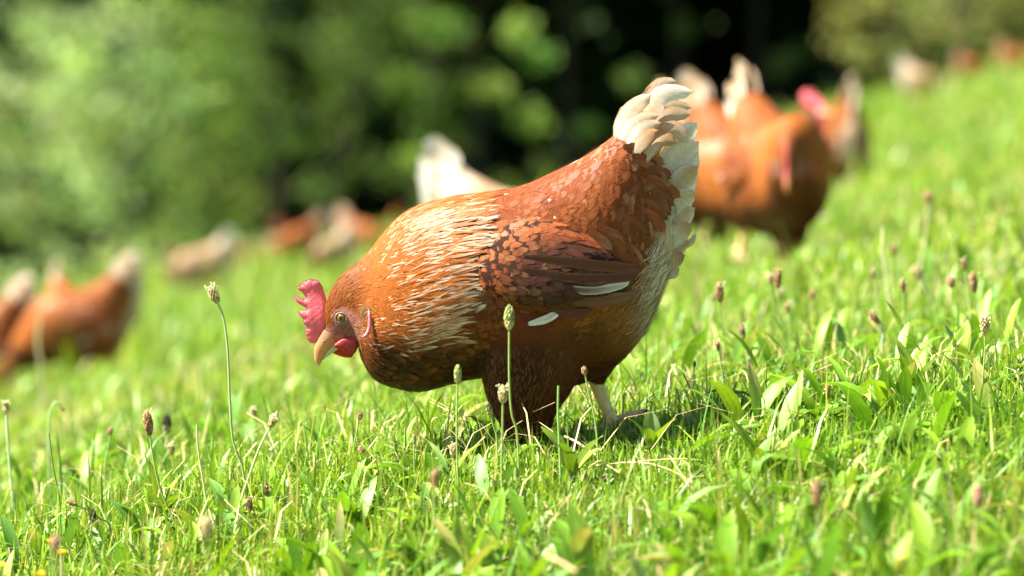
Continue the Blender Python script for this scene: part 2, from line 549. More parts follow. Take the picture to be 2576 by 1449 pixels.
def build_trees():
    g = 'trees along the far edge of the pasture'
    # left: leafy down to the ground and lit
    full = [(-160, 11.0, 'lime', 4.2, 1.2, 'bright yellow green shrub at the extreme left edge behind the cut off hen'),
            (70, 12.6, 'grey', 4.6, 1.15, 'greyish green leafy tree at left above the hen pair, hanging to the ground'),
            (290, 12.2, 'grey', 4.4, 1.15, 'pale misty green tree directly above the upright tail of the left brown hen'),
            (500, 13.4, 'lime', 4.4, 1.1, 'mid green tree with foliage to the grass above two pale distant hens'),
            (690, 12.8, 'mid', 4.6, 1.1, 'soft green tree rising behind the row of small distant brown hens'),
            (850, 13.8, 'mid', 4.6, .8, 'sunlit bright green tree to the left of the dark gap in the wood'),
            (1050, 14.4, 'mid', 5.2, 1.1, 'green tree with dappled low branches left of the white tailed hen')]
    for px, k, tint, h, sp, lab in full:
        tree('leafy_tree', px, k, lab, 'tree', h, sp, .1, 62 if px < 600 else 30, 44, tint, (.3, .62), .08, g,
             [(-.7, -1.1, .3, .45), (0, -1.25, .25, .42), (.7, -1.1, .35, .45)] if px < 600 else ())
    # right of the middle: crowns raised out of view to shade a hollow, a few low sprays at the front
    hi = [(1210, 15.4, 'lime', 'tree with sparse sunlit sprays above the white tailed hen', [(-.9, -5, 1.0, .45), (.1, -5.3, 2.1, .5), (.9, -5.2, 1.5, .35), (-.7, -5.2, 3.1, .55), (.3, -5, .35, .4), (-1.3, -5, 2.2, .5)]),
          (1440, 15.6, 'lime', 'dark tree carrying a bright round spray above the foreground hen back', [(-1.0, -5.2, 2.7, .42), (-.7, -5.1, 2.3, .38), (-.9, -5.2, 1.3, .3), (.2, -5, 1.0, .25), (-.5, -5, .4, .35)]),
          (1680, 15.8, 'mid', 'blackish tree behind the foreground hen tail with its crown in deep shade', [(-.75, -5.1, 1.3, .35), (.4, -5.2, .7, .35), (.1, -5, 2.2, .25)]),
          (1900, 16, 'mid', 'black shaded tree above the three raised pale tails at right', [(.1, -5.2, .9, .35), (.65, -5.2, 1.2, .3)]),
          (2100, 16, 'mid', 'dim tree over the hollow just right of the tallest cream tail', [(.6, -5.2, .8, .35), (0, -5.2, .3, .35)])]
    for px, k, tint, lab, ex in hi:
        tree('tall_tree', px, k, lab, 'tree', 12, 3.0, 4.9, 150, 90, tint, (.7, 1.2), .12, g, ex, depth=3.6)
    tree('olive_shrub', 2240, 12.4, 'olive green shrub at upper right above the lone distant hen', 'shrub', 2.3, 1.2, .0, 60, 46, 'olive', (.2, .42), .06, g)
    tree('olive_shrub', 2420, 12.0, 'olive green shrub behind the pair of hens at the top right corner', 'shrub', 2.7, 1.3, .0, 70, 46, 'olive', (.2, .42), .06, g)
    tree('olive_shrub', 2600, 11.9, 'pale olive shrub cut by the right edge at the top corner', 'shrub', 3.0, 1.3, .0, 70, 46, 'olive', (.2, .42), .06, g)
    # far-off wood behind, one mass in its own shade
    n = 1100
    x = rng.uniform(-30, 40, n); y = rng.uniform(72, 90, n)
    z = ground(x, y) + rng.uniform(0, 13, n)
    cent = np.stack([x, y, z], -1)
    rad = rng.uniform(1.0, 2.0, n)
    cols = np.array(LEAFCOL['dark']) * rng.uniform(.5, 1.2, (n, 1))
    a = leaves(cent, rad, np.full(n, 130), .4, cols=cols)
    # unseen canopy, added forward of the wood to darken the hollow
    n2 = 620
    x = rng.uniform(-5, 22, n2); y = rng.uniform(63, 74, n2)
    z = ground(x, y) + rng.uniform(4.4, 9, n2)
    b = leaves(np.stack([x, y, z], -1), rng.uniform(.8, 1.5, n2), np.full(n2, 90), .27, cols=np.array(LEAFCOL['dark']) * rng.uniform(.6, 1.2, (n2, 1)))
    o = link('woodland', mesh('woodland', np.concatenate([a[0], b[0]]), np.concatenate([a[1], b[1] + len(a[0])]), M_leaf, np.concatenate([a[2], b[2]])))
    tag(o, 'dense dark wood closing the view behind the trees', 'woodland', kind='stuff')


build_trees()


# ------------------------------------------------------------------ hens
def hp(x, y, d=0.0):                    # a hen's own space: picture units of its profile -> metres, facing -X
    return np.array([(x - 1320) / PX, d / PX, (1135 - y) / PX])


def rot2(p, c, c2, a):
    p = np.asarray(p, float) - c
    ca, sa = math.cos(a), math.sin(a)
    return np.stack([p[..., 0] * ca - p[..., 1] * sa, p[..., 0] * sa + p[..., 1] * ca], -1) + c2


class Loft:
    """a body shape from profile stations (top x,y, bottom x,y, half-width, sideways centre), all in picture units"""
    def __init__(s, st, p=2.15):
        s.S = np.array([tuple(r) + (0,) * (7 - len(r)) for r in st], float); s.m = len(st); s.p = p
    def pos(s, u, th):
        q = cr(s.S, np.clip(u, 0, s.m - 1.0001))
        T, B, w, yc = q[..., 0:2], q[..., 2:4], np.maximum(q[..., 4], .5), q[..., 5]
        Cn = (T + B) / 2; H = (T - B) / 2
        c, sn = np.cos(th), np.sin(th)
        e = 2 / s.p
        c2 = np.sign(c) * np.abs(c) ** e; s2 = np.sign(sn) * np.abs(sn) ** e
        xy = Cn + c2[..., None] * H
        return np.stack([xy[..., 0], yc + c2 * q[..., 6] - s2 * w, xy[..., 1]], -1)      # picture units: x, sideways, y(down)
    def frame(s, u, th):
        e = 1e-3
        P = s.pos(u, th)
        Pu = (s.pos(u + e, th) - s.pos(u - e, th)) / (2 * e)
        Pt = (s.pos(u, th + e) - s.pos(u, th - e)) / (2 * e)
        n = nrm(np.cross(Pu, Pt))
        q = cr(s.S, np.clip(u, 0, s.m - 1.0001))
        ctr = np.stack([(q[..., 0] + q[..., 2]) / 2, q[..., 5], (q[..., 1] + q[..., 3]) / 2], -1)
        sg = np.sign(((P - ctr) * n).sum(-1, keepdims=True)); sg[sg == 0] = 1
        return P, Pu, Pt, n * sg
    def grid(s, nu, nt):
        u = np.linspace(0, s.m - 1.001, nu); th = np.linspace(0, 2 * math.pi, nt, endpoint=False)
        U, T = np.meshgrid(u, th, indexing='ij')
        V = s.pos(U.ravel(), T.ravel())
        i = np.arange(nu - 1)[:, None] * nt; j = np.arange(nt)[None]; j2 = (j + 1) % nt
        F = np.stack([i + j, i + j2, i + nt + j2, i + nt + j], -1).reshape(-1, 4)
        caps = [np.arange(nt)[::-1], (nu - 1) * nt + np.arange(nt)]
        return V, F, caps
    def near(s, x, y, side=1):
        u = np.linspace(0, s.m - 1.001, 200); th = np.linspace(.05, math.pi - .05, 90) * side
        U, T = np.meshgrid(u, th, indexing='ij')
        P = s.pos(U.ravel(), T.ravel())
        i = np.argmin((P[:, 0] - x) ** 2 + (P[:, 2] - y) ** 2)
        return U.ravel()[i], T.ravel()[i]


def to_m(P):                            # picture units -> metres in hen space
    return np.stack([(P[..., 0] - 1320) / PX, P[..., 1] / PX, (1135 - P[..., 2]) / PX], -1)


BODY_TAIL = [(1220, 482, 1225, 950, 176, 0), (1310, 466, 1310, 965, 182, 0), (1390, 432, 1420, 975, 174, 0), (1460, 397, 1520, 940, 158, 0),
             (1515, 362, 1590, 880, 136, 0), (1550, 338, 1640, 800, 108, 0), (1585, 340, 1668, 720, 80, 0), (1622, 360, 1690, 660, 50, 0), (1650, 400, 1698, 600, 18, 0)]
HEAD = [(824, 836, 846, 872, 11, 0), (816, 800, 868, 868, 27, 0), (818, 762, 893, 860, 37, 0), (834, 722, 915, 868, 43, 0)]
POSES = {
    'stoop': (HEAD + [(866, 684, 903, 880, 52, 0), (918, 641, 913, 912, 72, 0), (958, 592, 942, 955, 104, 0), (1000, 546, 998, 977, 130, 0),
                      (1052, 515, 1060, 985, 150, 0), (1130, 494, 1132, 966, 166, 0)] + BODY_TAIL, None),
    'upright': ([(1012, 480, 935, 590, 50, 0), (1038, 522, 922, 680, 72, 0), (1064, 538, 922, 765, 98, 0), (1092, 530, 940, 850, 126, 0),
                 (1122, 512, 1000, 925, 150, 0), (1165, 492, 1095, 952, 166, 0)] + BODY_TAIL, ((968, 448), 1.05)),
    'peck': ([(822, 898, 880, 1065, 50, 0), (868, 800, 905, 1030, 70, 0), (925, 690, 935, 1005, 98, 0), (985, 590, 990, 990, 128, 0),
              (1048, 525, 1060, 987, 150, 0), (1130, 494, 1132, 966, 166, 0)] + BODY_TAIL, ((805, 1020), -.2)),
}
WING = [(1160, 640, 1170, 676, 6, -146, 5), (1200, 592, 1207, 722, 34, -140, 18), (1260, 542, 1270, 758, 50, -136, 32), (1340, 524, 1350, 780, 57, -136, 34),
        (1420, 528, 1440, 774, 57, -132, 32), (1492, 556, 1520, 752, 50, -122, 28), (1552, 610, 1575, 728, 38, -102, 18), (1602, 662, 1604, 700, 9, -96, 4)]


def leg_lofts(near=True):
    if near:
        return Loft([(1200, 800, 1480, 790, 105, -78), (1205, 900, 1475, 890, 92, -76), (1218, 975, 1440, 975, 72, -72), (1240, 1035, 1400, 1035, 52, -66),
                     (1268, 1080, 1385, 1080, 36, -62), (1300, 1112, 1362, 1112, 18, -60)], 2.0)
    return Loft([(1330, 760, 1600, 760, 95, 78), (1390, 850, 1590, 850, 80, 76), (1450, 920, 1555, 920, 50, 70), (1478, 955, 1530, 955, 28, 66), (1490, 975, 1522, 975, 15, 64)], 2.0)


FACE = np.array([(838, 810), (848, 788), (868, 774), (888, 775), (902, 790), (914, 815), (922, 846), (902, 852), (870, 856), (845, 864), (826, 858), (828, 832)], float)


def in_poly(x, y, poly):
    r = np.zeros(len(x), bool)
    n = len(poly)
    for i in range(n):
        x1, y1 = poly[i]; x2, y2 = poly[(i + 1) % n]
        c = ((y1 > y) != (y2 > y)) & (x < (x2 - x1) * (y - y1) / (y2 - y1 + 1e-9) + x1)
        r ^= c
    return r


PAL = {   # base colours of the plumage; breast and thigh darkened for underside shade
    'brown': dict(hackle=(.38, .098, .0095), saddle=(.22, .049, .0075), shoulder=(.31, .090, .014), breast=(.04, .0105, .003), covert=(.225, .054, .0085),
                  wing=(.056, .0155, .0055), thigh=(.105, .029, .006), rear=(.28, .108, .028), cream=(.60, .46, .31), white=(.76, .70, .61), tan=(.44, .235, .09)),
    'rust': dict(hackle=(.34, .098, .0105), saddle=(.25, .066, .009), shoulder=(.31, .095, .014), breast=(.075, .02, .005), covert=(.28, .078, .011),
                 wing=(.17, .045, .009), thigh=(.16, .045, .009), rear=(.28, .108, .028), cream=(.60, .45, .30), white=(.76, .68, .57), tan=(.44, .235, .09), tick=(.40, .15, .035)),
    'pale': dict(hackle=(.4, .24, .12), saddle=(.45, .28, .15), shoulder=(.42, .26, .13), breast=(.33, .19, .09), covert=(.6, .47, .32),
                 wing=(.33, .19, .09), thigh=(.4, .26, .15), rear=(.62, .52, .4), cream=(.74, .68, .56), white=(.86, .84, .79), tan=(.68, .58, .45)),
}


def smooth(x, a, b):
    t = np.clip((x - a) / (b - a), 0, 1)
    return t * t * (3 - 2 * t)


def feathers(loft, u, th, L, W, yaw, lift, pointed, c0, c1, ce, rows=6, camber=.04, sink=None):
    """vanes that follow the body surface; lengths in picture units. returns verts (metres), quads, colours, uv"""
    n = len(u)
    P, Pu, Pt, N = loft.frame(u, th)
    lu = np.linalg.norm(Pu, axis=-1); lt = np.maximum(np.linalg.norm(Pt, axis=-1), 6)
    ts = np.linspace(0, 1, rows)
    rp = np.interp(ts, [0, .3, .65, .87, .96, 1], [.45, .9, 1, .85, .5, .1])
    pp = np.interp(ts, [0, .25, .5, .75, 1], [.45, .9, 1, .58, .03])
    seed = rng.uniform(0, 50, (n, 2))
    bend = rng.normal(0, .12, n)
    sink = np.minimum(2.0, .05 * L) if sink is None else sink
    V = []; Cc = []; U = []
    for a, t in enumerate(ts):
        w = W * (pointed * pp[a] + (1 - pointed) * rp[a]) * .5
        s = t * L
        off = np.tan(yaw) * s + bend * s * t
        for q in (-1, -.55, .55, 1):
            uu = u + (s - (q * w) * np.sin(yaw)) / lu
            over = np.maximum(uu - (loft.m - 1.01), 0) * lu      # past the end: go straight on
            tt = th + (off + q * w) / lt
            p = loft.pos(uu, tt)
            p = p + (Pu / lu[:, None]) * over[:, None]
            h = -sink + lift * (t ** .8) * L + camber * W * (1 - abs(q)) * (.4 + .6 * t)
            V.append(p + N * h[:, None])
            k = smooth(np.full(n, t), .35, .95)[:, None]
            col = c0 * (1 - k) + c1 * k
            if abs(q) == 1: col = col * .5 + ce * .5
            al = (.0 if abs(q) == 1 else 1.0) * (1.0 if a < rows - 2 else (.6 if a == rows - 2 else .0))
            Cc.append(np.concatenate([col, np.full((n, 1), al)], 1))
            U.append(seed + np.array([q * .5, t * 2.0]))
    m = rows * 4
    V = np.stack(V, 1).reshape(-1, 3); Cc = np.stack(Cc, 1).reshape(-1, 4); U = np.stack(U, 1).reshape(-1, 2)
    b = np.arange(n) * m
    F = []
    for a in range(rows - 1):
        for q in (0, 1, 2):
            i = b + a * 4 + q
            F.append(np.stack([i, i + 1, i + 5, i + 4], -1))
    F = np.concatenate(F)
    Vm = to_m(V)
    No = np.repeat(np.stack([N[:, 0], N[:, 1], -N[:, 2]], -1), m, 0)
    fn = np.cross(Vm[F[:, 1]] - Vm[F[:, 0]], Vm[F[:, 3]] - Vm[F[:, 0]])
    bad = (fn * No[F[:, 0]]).sum(-1) < 0
    F[bad] = F[bad][:, ::-1]
    return Vm, F, Cc, U, No


def scatter(loft, n_try, radf, keep=None, th_rng=(0, 2 * math.pi), u_rng=None):
    """even scatter over a loft with a local spacing radf(x,y,th)"""
    ur = u_rng or (0, loft.m - 1.02)
    u = rng.uniform(*ur, n_try); th = rng.uniform(*th_rng, n_try)
    P, Pu, Pt, N = loft.frame(u, th)
    a = np.linalg.norm(np.cross(Pu, Pt), axis=-1)
    ok = rng.random(n_try) < a / np.percentile(a, 97)
    u, th, P = u[ok], th[ok], P[ok]
    if keep is not None:
        k = keep(P, th, u); u, th, P = u[k], th[k], P[k]
    r = radf(P, th, u)
    cell = 6.0
    grid = {}
    sel = []
    key = np.floor(P / cell).astype(int)
    for i in range(len(u)):
        ri = r[i]; kk = int(math.ceil(ri / cell)); good = True
        kx, ky, kz = key[i]
        for dx in range(-kk, kk + 1):
            for dy in range(-kk, kk + 1):
                for dz in range(-kk, kk + 1):
                    for j in grid.get((kx + dx, ky + dy, kz + dz), ()):
                        d = P[i] - P[j]
                        if d[0] * d[0] + d[1] * d[1] + d[2] * d[2] < ri * ri:
                            good = False; break
                    if not good: break
                if not good: break
            if not good: break
        if good:
            grid.setdefault((kx, ky, kz), []).append(i); sel.append(i)
    return u[sel], th[sel], P[sel]


def curve_feather(pts, hw, c0, c1, edge, side=0.0, droop=0.0, nz=10, jag=.0, shaft=(.35, .2, .1), tilt=0.0, face=(0, -1, 0)):
    """a large quill: profile points (picture units x,y,sideways), half-width hw; returns V,F,col,uv in metres"""
    P = spline(np.array([(a[0], a[2] if len(a) > 2 else side, a[1]) for a in pts], float), nz)
    T = nrm(np.gradient(P, axis=0))
    Nn = np.array(face, float) + np.array([math.sin(tilt) * .3, 0, -math.sin(tilt)]); Nn /= np.linalg.norm(Nn)
    S = nrm(np.cross(T, Nn))
    ts = np.linspace(0, 1, nz)
    w = hw * np.interp(ts, [0, .15, .4, .7, .9, 1], [.3, .7, 1, .95, .62, .14])
    cols_ = (-1, -.55, -.06, .06, .55, 1)
    V = []; Cc = []; U = []
    sd = rng.uniform(0, 60, 2)
    ragged = rng.normal(0, jag, (nz, 6))
    for a in range(nz):
        for q, f in enumerate(cols_):
            e = w[a] * f * (1 + ragged[a, q] * (abs(f) > .9))
            p = P[a] + S[a] * e + Nn * (hw * .09 * (1 - f * f)) + T[a] * (-abs(f) * hw * .35 * (1 if a < nz - 1 else 1.0))
            V.append(p)
            k = smooth(ts[a], .2, .9)
            c = np.array(c0) * (1 - k) + np.array(c1) * k
            if abs(f) > .9: c = c * .4 + np.array(edge) * .6
            if abs(f) < .1: c = c * .72 + np.array(shaft) * .28
            Cc.append(np.append(c, (.7 if abs(f) == 1 else 1.0) * (.4 if a == nz - 1 else 1.0))); U.append(sd + np.array([f * .6, ts[a] * 2 - abs(f) * .35]))
    V = np.array(V); n6 = 6
    i = (np.arange(nz - 1)[:, None] * n6 + np.arange(5)[None]).ravel()
    F = np.stack([i, i + 1, i + 7, i + 6], -1)
    Vm = to_m(V)
    sgn = -1 if np.mean([a[2] if len(a) > 2 else side for a in pts]) > 60 else 1      # quills of the far wing look the other way
    No = np.tile(np.array([Nn[0], Nn[1] * sgn, -Nn[2]]), (len(V), 1))
    fn = np.cross(Vm[F[:, 1]] - Vm[F[:, 0]], Vm[F[:, 3]] - Vm[F[:, 0]])
    bad = (fn * No[F[:, 0]]).sum(-1) < 0
    F[bad] = F[bad][:, ::-1]
    return Vm, F, np.array(Cc), np.array(U), No


def ellipsoid(c, r, nu=14, nv=9):
    th = np.linspace(0, 2 * math.pi, nu, endpoint=False); ph = np.linspace(0, math.pi, nv)
    T, Ph = np.meshgrid(th, ph)
    V = np.stack([np.sin(Ph) * np.cos(T) * r[0], np.sin(Ph) * np.sin(T) * r[1], np.cos(Ph) * r[2]], -1).reshape(-1, 3) + np.asarray(c)
    i = np.arange(nv - 1)[:, None] * nu; j = np.arange(nu)[None]; j2 = (j + 1) % nu
    F = np.stack([i + j, i + nu + j, i + nu + j2, i + j2], -1).reshape(-1, 4)
    return V, F


def remesh(name, Vs, voxel, mat, smooth_it=6):
    """union of closed lofts as one continuous skin"""
    V = []; F = []; n = 0
    for v, f, caps in Vs:
        V.append(v); F += [tuple(int(a) + n for a in q) for q in f] + [tuple(int(a) + n for a in c) for c in caps]
        n += len(v)
    me = bpy.data.meshes.new(name)
    me.from_pydata([tuple(p) for p in np.concatenate(V)], [], F)
    bm = bmesh.new(); bm.from_mesh(me); bmesh.ops.recalc_face_normals(bm, faces=bm.faces); bm.to_mesh(me); bm.free()
    o = bpy.data.objects.new(name, me); C.objects.link(o)
    md = o.modifiers.new('r', 'REMESH'); md.mode = 'VOXEL'; md.voxel_size = voxel; md.use_smooth_shade = True
    if smooth_it:
        ms = o.modifiers.new('s', 'SMOOTH'); ms.iterations = smooth_it; ms.factor = .5
    dg = bpy.context.evaluated_depsgraph_get()
    out = bpy.data.meshes.new_from_object(o.evaluated_get(dg))
    bpy.data.objects.remove(o); bpy.data.meshes.remove(me)
    out.name = name
    out.materials.clear(); out.materials.append(mat)
    return out


def set_cols(me, c):
    a = me.color_attributes.get('Col') or me.color_attributes.new('Col', 'FLOAT_COLOR', 'POINT')
    c4 = np.ones((len(me.vertices), 4), np.float32); c4[:, :3] = c
    a.data.foreach_set('color', c4.ravel())


def plate(outline, thick, wob=0.0, tf=None, side=0.0, puff=.6, step=3.0):
    """a fleshy plate (comb, wattle, lobe) from its outline in picture units, rounded off towards its rim"""
    from mathutils.geometry import delaunay_2d_cdt
    P = np.array(outline, float)
    n = len(P)
    t = np.linspace(0, n, n * 3, endpoint=False)
    Q = cr(np.concatenate([P[-2:], P, P[:3]]), t + 2) * .5 + np.stack([np.interp(t, np.arange(n + 1), np.append(P[:, a], P[0, a])) for a in (0, 1)], -1) * .5
    lo, hi = Q.min(0), Q.max(0)
    X, Y = np.meshgrid(np.arange(lo[0], hi[0], step), np.arange(lo[1], hi[1], step))
    X = X + (np.arange(X.shape[0]) % 2)[:, None] * step * .5
    G = np.stack([X.ravel(), Y.ravel()], -1)
    m = len(Q)
    A = Q; B = np.roll(Q, -1, 0)
    def dist(G):
        d = G[:, None] - A[None]; e = (B - A)[None]
        k = np.clip((d * e).sum(-1) / (e * e).sum(-1), 0, 1)
        return np.linalg.norm(d - e * k[..., None], axis=-1).min(1)
    G = G[in_poly(G[:, 0], G[:, 1], Q)]
    dg = dist(G)
    G = G[dg > step * .5]
    pts = [Vector(p) for p in np.concatenate([Q, G])]
    vs, es, fs, *_ = delaunay_2d_cdt(pts, [(a, (a + 1) % m) for a in range(m)], [list(range(m))], 1, 1e-5)
    P2 = np.array([tuple(v) for v in vs]); T = np.array([f for f in fs if len(f) == 3])
    d = dist(P2); d[:m] = 0
    r = thick * (1.0 + puff)
    h = thick * .5 * np.sqrt(np.clip(1 - (1 - np.clip(d / r, 0, 1)) ** 2, 0, 1)) + .02
    h = h * (1 + .03 * np.sin(P2[:, 0] * .31 + P2[:, 1] * .17) * np.sin(P2[:, 1] * .23))
    D = tf(P2) if tf is not None else P2
    y = side + wob * np.sin(P2[:, 1] * .045)
    nv = len(P2)
    V = np.concatenate([np.stack([D[:, 0], y - h, D[:, 1]], -1), np.stack([D[:, 0], y + h, D[:, 1]], -1)])
    a = np.arange(m); b = (a + 1) % m
    return to_m(V), np.stack([a, b, b + nv, a + nv], -1), np.concatenate([T[:, ::-1], T + nv])


COMB = [(816, 735), (811, 720), (803, 707), (797, 704), (793, 701), (788, 703), (783, 701), (777, 701.5), (771, 703), (768, 708), (764, 706.5), (762, 712), (757, 713), (754, 718), (747, 720.5), (750, 727), (757, 733),
        (764, 740), (769, 748), (764, 751), (756, 748), (746, 744), (737, 742), (741, 752), (747, 760), (756, 766), (766, 772), (772, 777), (766, 780), (757, 780), (747, 782), (752, 790), (758, 798), (764, 803), (761, 808), (764, 814),
        (770, 819), (773, 824), (768, 826), (766, 828), (769, 836), (768, 841), (772, 845), (771, 850), (775, 856), (778, 860), (784, 863.5), (793, 862), (801, 856), (808, 848), (816, 835), (821, 815), (823, 790), (822, 760)]
WATTLE_A = [(840, 868), (850, 858), (864, 850), (882, 845), (896, 843), (902, 855), (901, 872), (894, 886), (881, 890), (866, 884), (852, 876)]
WATTLE_B = [(831, 884), (840, 872), (858, 866), (880, 870), (894, 878), (884, 899), (866, 899), (846, 893)]
LOBE = [(930, 777), (937, 788), (940, 806), (938, 822), (931, 838), (920, 845), (912, 843), (922, 834), (928, 818), (929, 800)]


def make_hen(name, pose, pal, detail=1.0, voxel=.0042):
    """returns the root of a finished hen facing -X, standing on its own origin"""
    Cp = {k: np.array(v) for k, v in PAL[pal].items()}
    st, ht = POSES[pose]
    c0 = np.array([868., 792.])
    if ht is None:
        tf = lambda P: np.asarray(P, float)
        full = st
        inv = lambda x, y: (x, y)
    else:
        c2, a = np.array(ht[0], float), ht[1]
        tf = lambda P: rot2(P, c0, c2, a)
        hs = []
        for s in HEAD:
            T = tf(np.array(s[0:2])); B = tf(np.array(s[2:4]))
            hs.append((T[0], T[1], B[0], B[1], s[4], s[5]))
        full = hs + st
    torso = Loft(full, 2.15)
    wing_n = Loft(WING, 2.2)
    WF = [(a, b, c, d, e, -f, -g) for a, b, c, d, e, f, g in WING]
    wing_f = Loft(WF, 2.2)
    legs = [leg_lofts(True), leg_lofts(False)]
    root = empty(name, (0, 0, 0))

    # canonical picture position for colour: undo the head move by using the loft parameter on the standard body
    std = Loft(POSES['stoop'][0], 2.15)

    def plume(P, th, u, jit=None):
        """base, tip and edge colour at canonical profile position P (x, side, y)"""
        x, y = P[:, 0], P[:, 2]
        n = len(x)
        lower = smooth(y, 800, 900)
        c = np.tile(Cp['hackle'], (n, 1))
        def mixin(c, col, w): return c * (1 - w[:, None]) + col * w[:, None]
        cape = x + .25 * (y - 650)                    # the cape ends on a slanting line
        back = smooth(cape, 1120, 1180)
        c = mixin(c, Cp['shoulder'], back * smooth(y, 480, 600))
        c = mixin(c, Cp['saddle'], back * (1 - smooth(y, 530, 640)))
        c = mixin(c, Cp['covert'], smooth(x, 1390, 1450) * (1 - smooth(y, 700, 760)))
        c = mixin(c, Cp['saddle'] * .55 + Cp['wing'] * .45, back * smooth(y, 640, 740) * (1 - smooth(x, 1350, 1450)))
        c = mixin(c, Cp['breast'], smooth(y + .30 * np.clip(1010 - x, 0, 130), 815, 905) * (1 - smooth(x, 1420, 1500)))  # dark breast feathers, with shade of underside and throat put into the colour
        c = mixin(c, Cp['thigh'], smooth(y, 760, 850) * smooth(x, 1330, 1450))
        c = mixin(c, Cp['rear'], smooth(x, 1480, 1570) * smooth(y, 730, 790) * (1 - smooth(y, 880, 930)))
        edge = 1695 - .26 * np.clip(y - 450, 0, 400)
        c = mixin(c, Cp['cream'], smooth(x, edge - 25, edge + 25) * smooth(y, 390, 470) * (1 - smooth(y, 860, 905)))
        c = mixin(c, Cp['cream'] * .9, smooth(x, 1590, 1665) * smooth(y, 690, 740) * (1 - smooth(y, 850, 890)))
        # dark crown and cheek
        c = mixin(c, Cp['hackle'] * .62, (1 - smooth(x, 880, 960)))
        tip = c.copy()
        return c, tip

    # ---- the body, one continuous skin (with the legs' feathered thighs)
    parts = []
    for lf, nu, nt in ((torso, 90, 56), (legs[0], 24, 28), (legs[1], 24, 28)):
        v, f, caps = lf.grid(nu, nt)
        parts.append((to_m(v), f, caps))
    me = remesh('body', parts, voxel, M_skin, 5)
    co = np.empty(len(me.vertices) * 3, np.float32); me.vertices.foreach_get('co', co); co = co.reshape(-1, 3)
    x = co[:, 0] * PX + 1320; y = 1135 - co[:, 2] * PX
    if ht is not None:
        back = rot2(np.stack([x, y], -1), c2, c0, -a)
        hd = np.hypot(x - c2[0], y - c2[1]) < 110
        xs, ys = np.where(hd, back[:, 0], np.maximum(x, 960)), np.where(hd, back[:, 1], y)
    else:
        xs, ys = x, y
    base, _ = plume(np.stack([xs, 0 * xs, ys], -1), None, None)
    skin = base * .7
    f = in_poly(xs, ys, FACE) | ((xs < 845) & (ys > 820) & (ys < 880))
    skin[f] = np.array([.25, .09, .07]) * (.7 + .35 * np.sin(xs[f] * .21 + ys[f] * .13)[:, None] ** 2)
    lid = np.hypot(xs - 860, (ys - 797) * 1.05)
    skin[(lid < 26) & (ys < 802)] = (.34, .115, .09)
    skin[(lid < 19)] = (.24, .17, .12)
    skin[(ys > 838) & (ys < 864) & (xs > 826) & (xs < 870)] = (.36, .1, .075)
    set_cols(me, skin)
    body = link('body', me, root)

    # ---- plumage on the torso
    FB = Parts()
    dens = 1.0 / max(detail, .2) ** .5

    def canon(u, th):
        """profile position of the same (u, th) on the standard pose"""
        return std.pos(u, th)

    def zones(P):
        x, y = P[:, 0], P[:, 2]
        headz = 1 - smooth(x - .2 * (y - 750), 880, 950)
        cape = x + .25 * (y - 650)
        hack = (1 - smooth(cape, 1130, 1190)) * (1 - smooth(y, 840, 930))
        fluff = smooth(y, 800, 870) * smooth(x, 1190, 1280)
        fluff = np.maximum(fluff, smooth(x, 1560, 1620) * smooth(y, 690, 730))
        cov = smooth(x, 1380, 1440) * (1 - smooth(y, 680, 730))
        return headz, hack, fluff, cov

    def radf(P0, th, u):
        P = canon(u, th)
        h, k, fl, cv = zones(P)
        r = 12 + 0 * h
        r = r * (1 - k) + 5.2 * k
        r = r * (1 - cv) + 19 * cv
        r = r * (1 - fl) + 5.4 * fl
        r = r * (1 - h) + 3.4 * h
        return r * dens

    def keep(P0, th, u):
        P = canon(u, th)
        x, y = P[:, 0], P[:, 2]
        ok = ~(in_poly(x, y, FACE) & (np.abs(np.sin(th)) > .3))
        ok &= u > .75
        ok &= ~((x < 835) & (np.abs(np.sin(th)) < .25) & (np.cos(th) > 0))       # under the comb
        ok &= ~((x < 850) & (y > 835))
        # under the folded wing
        wx = (P0[:, 0] - 1375) / 185; wy = (P0[:, 2] - 655 - .12 * (P0[:, 0] - 1375)) / 95
        ok &= ~((wx ** 2 + wy ** 2 < .66) & (np.abs(np.sin(th)) > .5))
        return ok

    u, th, P0 = scatter(torso, int(120000 * detail), radf, keep)
    P = canon(u, th)
    h, k, fl, cv = zones(P)
    n = len(u)
    Lf = 54 + 0 * h; Wf = 25 + 0 * h
    hl = np.interp(P[:, 0], [900, 980, 1100], [28, 52, 86]); hw = np.interp(P[:, 0], [900, 980, 1100], [4.5, 7, 10.5])
    Lf = Lf * (1 - k) + hl * k; Wf = Wf * (1 - k) + hw * k
    Lf = Lf * (1 - cv) + 62 * cv; Wf = Wf * (1 - cv) + 39 * cv
    Lf = Lf * (1 - fl) + 46 * fl; Wf = Wf * (1 - fl) + 4.2 * fl
    Lf = Lf * (1 - h) + 17 * h; Wf = Wf * (1 - h) + 3.0 * h
    Lf *= rng.uniform(.78, 1.25, n); Wf *= rng.uniform(.8, 1.2, n) * dens ** .5
    base, tip = plume(P, th, u)
    base = base * (1 + rng.normal(0, .10, (n, 1))) * (1 + rng.normal(0, .04, (n, 3)))
    tip = base * 1.07
    edge = base * .9
    x, y = P[:, 0], P[:, 2]
    # pale ticking of the cape
    cape = x + .25 * (y - 650) + rng.normal(0, 20, n)
    pw = smooth(cape, 885, 985) * (1 - smooth(cape, 1120, 1195)) * (1 - .4 * (1 - smooth(y, 560, 650))) * (1 - smooth(y + .2 * np.clip(1010 - x, 0, 130), 850, 900)) * smooth(y, 505, 600)
    pw = np.clip(pw * (.30 + .45 * smooth(cape, 1020, 1110)), 0, .86)
    pk = rng.random(n) < pw
    pw = pw * (1 - .4 * smooth(y, 740, 820)); Wf = np.where(pk, Wf * .78, Wf); Lf = np.where(pk, Lf * 1.15, Lf)
